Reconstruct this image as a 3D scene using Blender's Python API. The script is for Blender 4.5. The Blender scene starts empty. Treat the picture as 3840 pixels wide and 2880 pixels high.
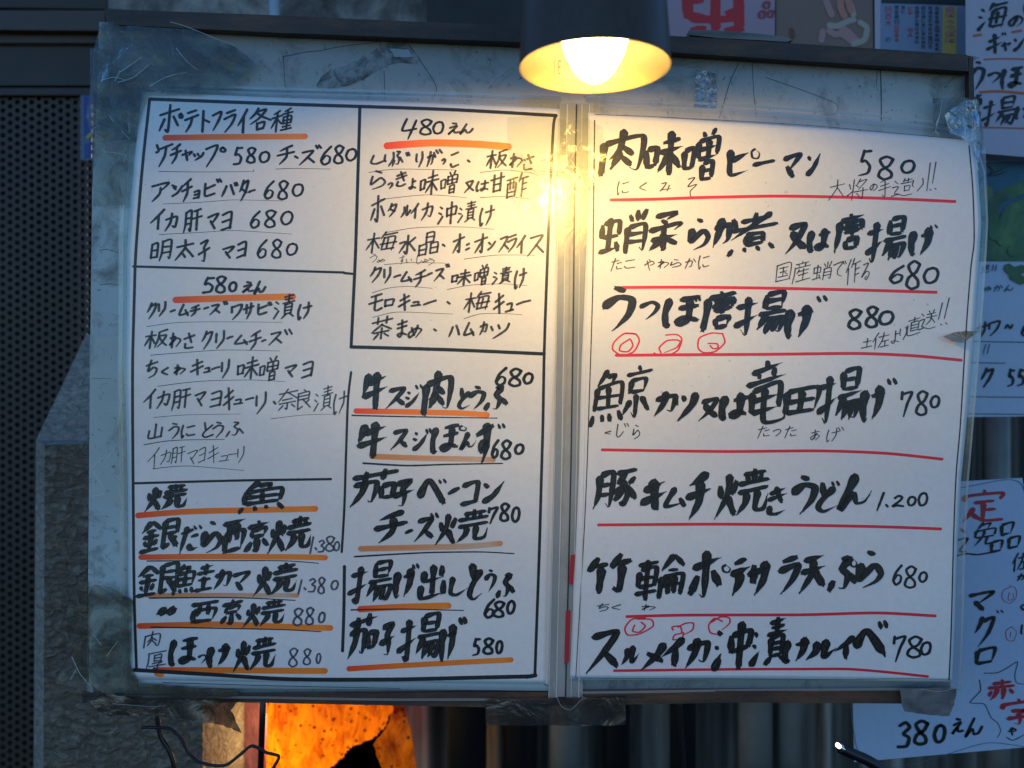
import bpy, math, random
from mathutils import Vector, noise
C = bpy.context.scene
COL = C.collection
R = math.radians
# ---------------------------------------------------------------- camera, world, light
# The menu board hangs in the plane y = 0; the photographer stands on the -y side, 0.45 m away.
D = 0.45            # camera distance to the board (m)
F = 3253.0          # focal length in photo pixels
ZC = 1.45           # camera height
cam_d = bpy.data.cameras.new('camera'); cam = bpy.data.objects.new('camera', cam_d); COL.objects.link(cam)
cam.location = (0, -D, ZC); cam.rotation_euler = (R(90), 0, 0)
cam_d.sensor_width = 36; cam_d.lens = F * 36 / 3840; cam_d.clip_start = 0.01; cam_d.clip_end = 100
cam_d.dof.use_dof = True; cam_d.dof.focus_distance = D; cam_d.dof.aperture_fstop = 7.5
C.camera = cam
w = bpy.data.worlds.new('World'); C.world = w; w.use_nodes = True
nt = w.node_tree; nt.nodes.clear()
sky = nt.nodes.new('ShaderNodeTexSky'); sky.sky_type = 'NISHITA'; sky.sun_disc = False
SUN_EL, SUN_ROT = 11.5, 20.0     # the sun stands behind the building; the board hangs in its shade
sky.sun_elevation = R(SUN_EL); sky.sun_rotation = R(SUN_ROT); sky.ozone_density = 6.0; sky.air_density = 1.0; sky.dust_density = 0.2
bg = nt.nodes.new('ShaderNodeBackground'); bg.inputs[1].default_value = 0.12
wo = nt.nodes.new('ShaderNodeOutputWorld')
nt.links.new(sky.outputs[0], bg.inputs[0]); nt.links.new(bg.outputs[0], wo.inputs[0])
sun_d = bpy.data.lights.new('sun', 'SUN'); sun_d.energy = 0.5; sun_d.angle = R(10); sun_d.color = (1.0, 0.95, 0.88)
sun = bpy.data.objects.new('sun', sun_d); COL.objects.link(sun)
SUN_DIR = Vector((math.sin(R(SUN_ROT)) * math.cos(R(SUN_EL)), math.cos(R(SUN_ROT)) * math.cos(R(SUN_EL)), math.sin(R(SUN_EL))))
sun.location = SUN_DIR * 5; sun.rotation_euler = (-SUN_DIR).to_track_quat('-Z', 'Y').to_euler()
C.view_settings.view_transform = 'Standard'; C.view_settings.look = 'None'
C.view_settings.exposure = 1.08; C.view_settings.gamma = 1
C.cycles.use_denoising = True
C.cycles.transparent_max_bounces = 24; C.cycles.max_bounces = 8
C.cycles.sample_clamp_indirect = 4

# ---------------------------------------------------------------- helpers
def P(sx, sy, y=0.0):
    """a point seen at photo pixel (sx, sy) that lies in the plane y"""
    k = (D + y) / F
    return Vector(((sx - 1920) * k, y, ZC + (1440 - sy) * k))
def warp(x, z, amp=1.0):
    z = z - ZC
    return amp * (0.0007 * math.sin(34 * x + 1.3 + 9 * z) * math.cos(22 * z + .4) + 0.00045 * math.sin(55 * z + 18 * x + 2))
def PW(sx, sy, y=0.0, amp=1.0):
    p = P(sx, sy, y); p.y += warp(p.x, p.z, amp); return p
def mk(name, verts, faces, mat, parent=None, uvs=None, smooth=True, origin=None):
    verts = [Vector(v) for v in verts]
    if parent is not None:
        o0 = Vector(parent.location); q_ = parent.parent
        while q_ is not None: o0 += Vector(q_.location); q_ = q_.parent
    elif origin is not None:
        o0 = Vector(origin)
    else:
        n = len(verts)
        o0 = Vector((sum(v.x for v in verts) / n, sum(v.y for v in verts) / n, min(v.z for v in verts)))
    me = bpy.data.meshes.new(name)
    me.from_pydata([tuple(v - o0) for v in verts], [], faces)
    if uvs:
        ul = me.uv_layers.new(name='UVMap')
        for lp in me.loops: ul.data[lp.index].uv = uvs[lp.vertex_index]
    if smooth: me.polygons.foreach_set('use_smooth', [True] * len(me.polygons))
    me.materials.append(mat); me.update()
    o = bpy.data.objects.new(name, me); COL.objects.link(o)
    if parent is not None: o.parent = parent
    else: o.location = o0
    return o
def tag(o, label=None, cat=None, group=None, kind=None):
    for k, v in (('label', label), ('category', cat), ('group', group), ('kind', kind)):
        if v: o[k] = v
    return o
def empty(name, loc, label, cat, group=None):
    o = bpy.data.objects.new(name, None); COL.objects.link(o); o.location = loc
    return tag(o, label, cat, group)
def lerp_poly(pts, t):
    """point at parameter t (0..1) of a polyline, by height"""
    ys = [p[1] for p in pts]; y = ys[0] + (ys[-1] - ys[0]) * t
    for a, b in zip(pts, pts[1:]):
        if y <= b[1] + 1e-6: 
            f = (y - a[1]) / (b[1] - a[1]); return (a[0] + (b[0] - a[0]) * f, y)
    return pts[-1]
def catmull(pts, step):
    if len(pts) == 2:
        a, b = pts; n = max(2, int(math.hypot(b[0]-a[0], b[1]-a[1]) / step))
        return [(a[0] + (b[0]-a[0]) * i / n, a[1] + (b[1]-a[1]) * i / n) for i in range(n + 1)]
    out = []; q = [pts[0]] + list(pts) + [pts[-1]]
    if math.hypot(pts[0][0]-pts[-1][0], pts[0][1]-pts[-1][1]) < 1e-3: q[0] = pts[-2]; q[-1] = pts[1]
    for i in range(1, len(q) - 2):
        p0, p1, p2, p3 = q[i-1], q[i], q[i+1], q[i+2]
        L = math.hypot(p2[0]-p1[0], p2[1]-p1[1]); n = max(2, int(L / step))
        for j in range(n):
            t = j / n; r = []
            for k in (0, 1):
                m1 = (p2[k] - p0[k]) * 0.38; m2 = (p3[k] - p1[k]) * 0.38
                r.append((2*t**3 - 3*t*t + 1) * p1[k] + (t**3 - 2*t*t + t) * m1 + (-2*t**3 + 3*t*t) * p2[k] + (t**3 - t*t) * m2)
            out.append(tuple(r))
    out.append(tuple(pts[-1])); return out
def grid_sheet(name, left, right, y, mat, parent=None, amp=1.0, nu=60, nv=80, sag=0.0, thick=0.0, bump=None, warpy=True):
    """a sheet between a left and a right edge given as photo pixels from top to bottom"""
    vs, uvs, fs = [], [], []
    for j in range(nv + 1):
        a, b = lerp_poly(left, j / nv), lerp_poly(right, j / nv)
        for i in range(nu + 1):
            t = i / nu
            p = P(a[0] + (b[0]-a[0]) * t, a[1] + (b[1]-a[1]) * t + sag * math.sin(math.pi * t), y)
            if warpy: p.y += warp(p.x, p.z, amp)
            if bump: p.y += bump(p.x, p.z)
            vs.append(p); uvs.append((t, 1 - j / nv))
    for j in range(nv):
        for i in range(nu):
            k = j * (nu + 1) + i; fs.append((k, k + nu + 1, k + nu + 2, k + 1))
    if thick:
        n0 = len(vs)
        for k in range(n0): vs.append(vs[k] + Vector((0, thick, 0))); uvs.append(uvs[k])
        fs += [tuple(n0 + q for q in reversed(f)) for f in fs]
        W = nu + 1
        rim = [i for i in range(W)] + [j * W + nu for j in range(1, nv + 1)] + [nv * W + i for i in range(nu - 1, -1, -1)] + [j * W for j in range(nv - 1, 0, -1)]
        for a, b in zip(rim, rim[1:] + rim[:1]): fs.append((a, b, n0 + b, n0 + a))
    return mk(name, vs, fs, mat, parent, uvs)
def box(name, x0, x1, y0, y1, z0, z1, mat, parent=None, bevel=0.0):
    import bmesh
    bm = bmesh.new(); bmesh.ops.create_cube(bm, size=1)
    for v in bm.verts: v.co = Vector(((x0+x1)/2 + v.co.x*(x1-x0), (y0+y1)/2 + v.co.y*(y1-y0), (z0+z1)/2 + v.co.z*(z1-z0)))
    if bevel: bmesh.ops.bevel(bm, geom=list(bm.edges), offset=bevel, segments=2, affect='EDGES')
    o = mk(name, [v.co.copy() for v in bm.verts], [[v.index for v in f.verts] for f in bm.faces], mat, parent, smooth=False)
    bm.free(); return o
def px_box(name, pts, y0, y1, mat, parent=None, bev=0.0):
    """prism: outline in photo pixels at depth y0, extruded straight back to y1"""
    f = [P(a, b, y0) for a, b in pts]; n = len(f)
    vs = f + [Vector((v.x, y1, v.z)) for v in f]
    if bev:
        c = sum(f, Vector()) / n
        vs += [Vector((v.x + (c.x - v.x) / max(1e-6, (c - v).length) * bev, y0 - bev * .6, v.z + (c.z - v.z) / max(1e-6, (c - v).length) * bev)) for v in f]
        fs = [list(range(3*n - 1, 2*n - 1, -1))[::-1], list(range(n, 2*n))[::-1]]
        for i in range(n):
            j = (i + 1) % n; fs += [(i, j, n + j, n + i), (2*n + i, 2*n + j, j, i)]
    else:
        fs = [list(range(n)), list(range(2*n - 1, n - 1, -1))]
        for i in range(n): j = (i + 1) % n; fs.append((i, n + i, n + j, j))
    return mk(name, vs, fs, mat, parent, smooth=False)
def tube(name, pts, r, mat, parent=None, n=10, caps=True, wob=0):
    """pts: world points; r: radius or list"""
    vs, fs = [], []; m = len(pts)
    for i, p in enumerate(pts):
        d = (pts[min(i+1, m-1)] - pts[max(i-1, 0)]).normalized()
        u = d.cross(Vector((0, 1, 0.13))).normalized(); v = d.cross(u)
        rr = r[i] if isinstance(r, list) else r
        for k in range(n):
            a = 2 * math.pi * k / n; vs.append(p + u * rr * math.cos(a) + v * rr * math.sin(a))
    for i in range(m - 1):
        for k in range(n):
            a, b = i*n + k, i*n + (k+1) % n; fs.append((a, b, b + n, a + n))
    if caps: fs += [list(range(n))[::-1], list(range((m-1)*n, m*n))]
    return mk(name, vs, fs, mat, parent)
def lathe(name, prof, c, mat, parent=None, n=64, closed=False):
    vs, fs = [], []; m = len(prof)
    for (r, z) in prof:
        for k in range(n):
            a = 2 * math.pi * k / n; vs.append(Vector((c[0] + r * math.cos(a), c[1] + r * math.sin(a), c[2] + z)))
    rng = m if closed else m - 1
    for i in range(rng):
        for k in range(n):
            a, b = i*n + k, i*n + (k+1) % n; i2 = ((i+1) % m) * n
            fs.append((a, b, i2 + (k+1) % n, i2 + k))
    return mk(name, vs, fs, mat, parent)

# ---------------------------------------------------------------- materials
def mat(name):
    m = bpy.data.materials.new(name); m.use_nodes = True; t = m.node_tree
    b = t.nodes['Principled BSDF']; return m, t, b
def N(t, typ, **kw):
    n = t.nodes.new(typ)
    for k, v in kw.items():
        if k.startswith('i_'):
            key = k[2:]; key = int(key) if key.isdigit() else key.replace('_', ' ')
            n.inputs[key].default_value = v
        else: setattr(n, k, v)
    return n
def ramp(t, stops, src=None, interp='LINEAR'):
    n = t.nodes.new('ShaderNodeValToRGB'); e = n.color_ramp.elements; n.color_ramp.interpolation = interp
    while len(e) > 1: e.remove(e[-1])
    for i, (p, c) in enumerate(stops):
        q = e[0] if i == 0 else e.new(p)
        q.position = p; q.color = (c, c, c, 1) if isinstance(c, (int, float)) else (*c, 1)
    if src: t.links.new(src, n.inputs[0])
    return n
def noise_n(t, scale, detail=4, rough=.55, vec=None, kind='Object', stretch=None, dist=0):
    n = N(t, 'ShaderNodeTexNoise'); n.inputs['Scale'].default_value = scale; n.inputs['Detail'].default_value = detail
    n.inputs['Roughness'].default_value = rough; n.inputs['Distortion'].default_value = dist
    if vec is None:
        tc = N(t, 'ShaderNodeTexCoord'); vec = tc.outputs[kind]
    if stretch:
        mp = N(t, 'ShaderNodeMapping'); mp.inputs['Scale'].default_value = stretch; t.links.new(vec, mp.inputs[0]); vec = mp.outputs[0]
    t.links.new(vec, n.inputs['Vector']); return n
def bump_n(t, b, h, strength, dist=0.001):
    n = N(t, 'ShaderNodeBump'); n.inputs['Strength'].default_value = strength; n.inputs['Distance'].default_value = dist
    t.links.new(h, n.inputs['Height']); t.links.new(n.outputs[0], b.inputs['Normal']); return n
def mixc(t, fac, a, b, blend='MIX'):
    n = N(t, 'ShaderNodeMix', data_type='RGBA', blend_type=blend)
    for s, i in ((fac, 0), (a, 6), (b, 7)):
        if hasattr(s, 'is_output'): t.links.new(s, n.inputs[i])
        elif i == 0: n.inputs[0].default_value = s
        else: n.inputs[i].default_value = (*s, 1)
    return n.outputs[2]
def simple(name, col, rough=.6, metal=0, nscale=0, var=.25, bump=0, bdist=.0005, spec=.5, stretch=None, kind='Object'):
    m, t, b = mat(name); b.inputs['Roughness'].default_value = rough; b.inputs['Metallic'].default_value = metal
    b.inputs['Specular IOR Level'].default_value = spec
    if nscale:
        n = noise_n(t, nscale, 6, .6, stretch=stretch, kind=kind)
        r = ramp(t, [(.3, tuple(c * (1 - var) for c in col)), (.7, tuple(min(1, c * (1 + var)) for c in col))], n.outputs[0])
        t.links.new(r.outputs[0], b.inputs['Base Color'])
        if bump: bump_n(t, b, n.outputs[0], bump, bdist)
    else: b.inputs['Base Color'].default_value = (*col, 1)
    return m

# white laminated paper: fine mottling, specks of dirt, a glossy film over it
def paper_mat(name, col=(.80, .80, .79), dirt=.35, coat=.9):
    m, t, b = mat(name)
    n1 = noise_n(t, 9, 3); n2 = noise_n(t, 260, 4, .7); n3 = noise_n(t, 420, 2, .5); n4 = noise_n(t, 14, 2)
    c = mixc(t, ramp(t, [(.35, 0), (.75, .6)], n1.outputs[0]).outputs[0], col, tuple(x * .88 for x in col))
    c = mixc(t, ramp(t, [(.4, 0), (.8, .35)], n2.outputs[0]).outputs[0], c, tuple(x * .75 for x in col))
    mm = N(t, 'ShaderNodeMath', operation='MULTIPLY')
    t.links.new(ramp(t, [(.69, 0), (.76, 1)], n3.outputs[0]).outputs[0], mm.inputs[0])
    t.links.new(ramp(t, [(.45, 0), (.7, dirt)], n4.outputs[0]).outputs[0], mm.inputs[1])
    c = mixc(t, mm.outputs[0], c, (.16, .12, .07))
    t.links.new(c, b.inputs['Base Color']); b.inputs['Roughness'].default_value = .75
    b.inputs['Coat Weight'].default_value = coat; b.inputs['Coat Roughness'].default_value = .12; b.inputs['Coat IOR'].default_value = 1.45
    nb = noise_n(t, 24, 3, .5, dist=.6); 
    bp = N(t, 'ShaderNodeBump'); bp.inputs['Strength'].default_value = .5; bp.inputs['Distance'].default_value = .002
    t.links.new(nb.outputs[0], bp.inputs['Height']); t.links.new(bp.outputs[0], b.inputs['Coat Normal'])
    return m
def ink_mat(name, col, streak=.0, dark_edge=True, coat=.25, ramp_u=None, dryend=.0):
    """ink on the page; u runs along the stroke, v (-1..1) across it; streaks let the paper show through"""
    m, t, b = mat(name)
    uv = N(t, 'ShaderNodeUVMap'); sep = N(t, 'ShaderNodeSeparateXYZ'); t.links.new(uv.outputs[0], sep.inputs[0])
    b.inputs['Roughness'].default_value = .45
    b.inputs['Coat Weight'].default_value = coat; b.inputs['Coat Roughness'].default_value = .16
    if ramp_u:
        fr = N(t, 'ShaderNodeMath', operation='FRACT'); t.links.new(sep.outputs[0], fr.inputs[0])
        t.links.new(ramp(t, ramp_u, fr.outputs[0]).outputs[0], b.inputs['Base Color'])
    else: b.inputs['Base Color'].default_value = (*col, 1)
    out = t.nodes['Material Output']
    if streak or dryend:
        n = noise_n(t, 1.0, 3, .6, vec=uv.outputs[0], stretch=(2.2, 3.4, 1))
        n2 = noise_n(t, 1.0, 4, .7, vec=uv.outputs[0], stretch=(9, 22, 1))
        s1 = ramp(t, [(.36, 0), (.62, streak)], n.outputs[0]); s2 = ramp(t, [(.42, .25), (.62, 1)], n2.outputs[0])
        mu = N(t, 'ShaderNodeMath', operation='MULTIPLY'); t.links.new(s1.outputs[0], mu.inputs[0]); t.links.new(s2.outputs[0], mu.inputs[1])
        ab = N(t, 'ShaderNodeMath', operation='ABSOLUTE'); t.links.new(sep.outputs[1], ab.inputs[0])
        ed = ramp(t, [(.45, 1), (.95, .15)], ab.outputs[0])
        m2 = N(t, 'ShaderNodeMath', operation='MULTIPLY'); t.links.new(mu.outputs[0], m2.inputs[0]); t.links.new(ed.outputs[0], m2.inputs[1])
        tr = N(t, 'ShaderNodeBsdfTransparent'); mx = N(t, 'ShaderNodeMixShader')
        t.links.new(m2.outputs[0], mx.inputs[0]); t.links.new(b.outputs[0], mx.inputs[1]); t.links.new(tr.outputs[0], mx.inputs[2])
        t.links.new(mx.outputs[0], out.inputs[0])
    return m
def film_mat(name, tint=(.93, .95, .95), gloss=.10, rough=.12, bscale=60, bstr=.5, haze=.05, dirt=0, dcol=(.05, .035, .02), bdist=.001, dscale=45, fres=.6):
    """clear plastic film or tape: mostly see-through, a glossy wrinkled surface, a little milky, dirty in patches"""
    m, t, b = mat(name); t.nodes.remove(b); out = t.nodes['Material Output']
    tr = N(t, 'ShaderNodeBsdfTransparent'); tr.inputs[0].default_value = (*tint, 1)
    gl = N(t, 'ShaderNodeBsdfGlossy'); gl.inputs['Roughness'].default_value = rough; gl.inputs[0].default_value = (1, 1, 1, 1)
    n = noise_n(t, bscale, 4, .6, dist=1.2)
    bp = N(t, 'ShaderNodeBump'); bp.inputs['Strength'].default_value = bstr; bp.inputs['Distance'].default_value = bdist
    t.links.new(n.outputs[0], bp.inputs['Height']); t.links.new(bp.outputs[0], gl.inputs['Normal'])
    fr = N(t, 'ShaderNodeFresnel'); fr.inputs[0].default_value = 1.5; t.links.new(bp.outputs[0], fr.inputs['Normal'])
    ad = N(t, 'ShaderNodeMath', operation='MULTIPLY_ADD'); ad.inputs[1].default_value = fres; ad.inputs[2].default_value = gloss * .5
    t.links.new(fr.outputs[0], ad.inputs[0])
    df = N(t, 'ShaderNodeBsdfDiffuse'); df.inputs[0].default_value = (.62, .64, .64, 1)
    m1 = N(t, 'ShaderNodeMixShader'); m1.inputs[0].default_value = haze; t.links.new(tr.outputs[0], m1.inputs[1]); t.links.new(df.outputs[0], m1.inputs[2])
    last = m1.outputs[0]
    if dirt:
        nd = noise_n(t, dscale, 8, .72, dist=.8); n5 = noise_n(t, 500, 3, .6)
        dd = N(t, 'ShaderNodeBsdfDiffuse'); dd.inputs[0].default_value = (*dcol, 1)
        r1 = ramp(t, [(.44, 0), (.62, dirt)], nd.outputs[0]); r2 = ramp(t, [(.60, 0), (.70, .7)], n5.outputs[0])
        mxx = N(t, 'ShaderNodeMath', operation='MAXIMUM'); t.links.new(r1.outputs[0], mxx.inputs[0])
        mu = N(t, 'ShaderNodeMath', operation='MULTIPLY'); t.links.new(r2.outputs[0], mu.inputs[0]); t.links.new(r1.outputs[0], mu.inputs[1])
        mu2 = N(t, 'ShaderNodeMath', operation='MULTIPLY'); t.links.new(mu.outputs[0], mu2.inputs[0]); mu2.inputs[1].default_value = 3
        mu2.use_clamp = True
        t.links.new(mu2.outputs[0], mxx.inputs[1])
        m3 = N(t, 'ShaderNodeMixShader'); t.links.new(mxx.outputs[0], m3.inputs[0]); t.links.new(last, m3.inputs[1]); t.links.new(dd.outputs[0], m3.inputs[2]); last = m3.outputs[0]
    m2 = N(t, 'ShaderNodeMixShader'); t.links.new(ad.outputs[0], m2.inputs[0]); t.links.new(last, m2.inputs[1]); t.links.new(gl.outputs[0], m2.inputs[2])
    t.links.new(m2.outputs[0], out.inputs[0]); return m
M = {}
M['paper'] = paper_mat('laminated_white_paper')
M['paper_r'] = paper_mat('laminated_grey_white_paper', (.78, .785, .79), .6)
M['backing'] = paper_mat('paper_behind', (.74, .76, .78), .3, .5)
M['brush'] = ink_mat('brush_ink', (.006, .006, .007), streak=.42)
M['brush_r'] = ink_mat('brush_ink_right', (.007, .006, .006), streak=.30)
M['marker'] = ink_mat('marker_ink', (.016, .014, .02), streak=.75)
M['marker_dk'] = ink_mat('marker_ink_dense', (.010, .010, .012), streak=.3)
M['price'] = ink_mat('price_marker_ink', (.012, .012, .014), streak=.12)
M['pen'] = ink_mat('pen_ink', (.03, .028, .035), streak=.5)
M['pale'] = ink_mat('faded_marker_ink', (.045, .045, .075), streak=.85)
M['rule'] = ink_mat('rule_marker_ink', (.012, .013, .017), streak=.15)
M['brown'] = ink_mat('brown_thin_ink', (.05, .035, .03), streak=.8)
M['red'] = ink_mat('red_marker_ink', (.80, .025, .05), streak=.15)
M['orange'] = ink_mat('orange_marker_ink', (.8, .2, .02), streak=.0, ramp_u=[(0, (.90, .06, .006)), (.1, (.92, .10, .006)), (.3, (.95, .19, .010)), (.95, (.97, .27, .02)), (1, (.9, .18, .02))])
M['orange_pale'] = ink_mat('worn_orange_marker_ink', (.8, .3, .1), streak=.7, ramp_u=[(0, (.78, .27, .06)), (.3, (.80, .33, .12)), (.9, (.74, .50, .34)), (1, (.8, .3, .09))])
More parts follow.
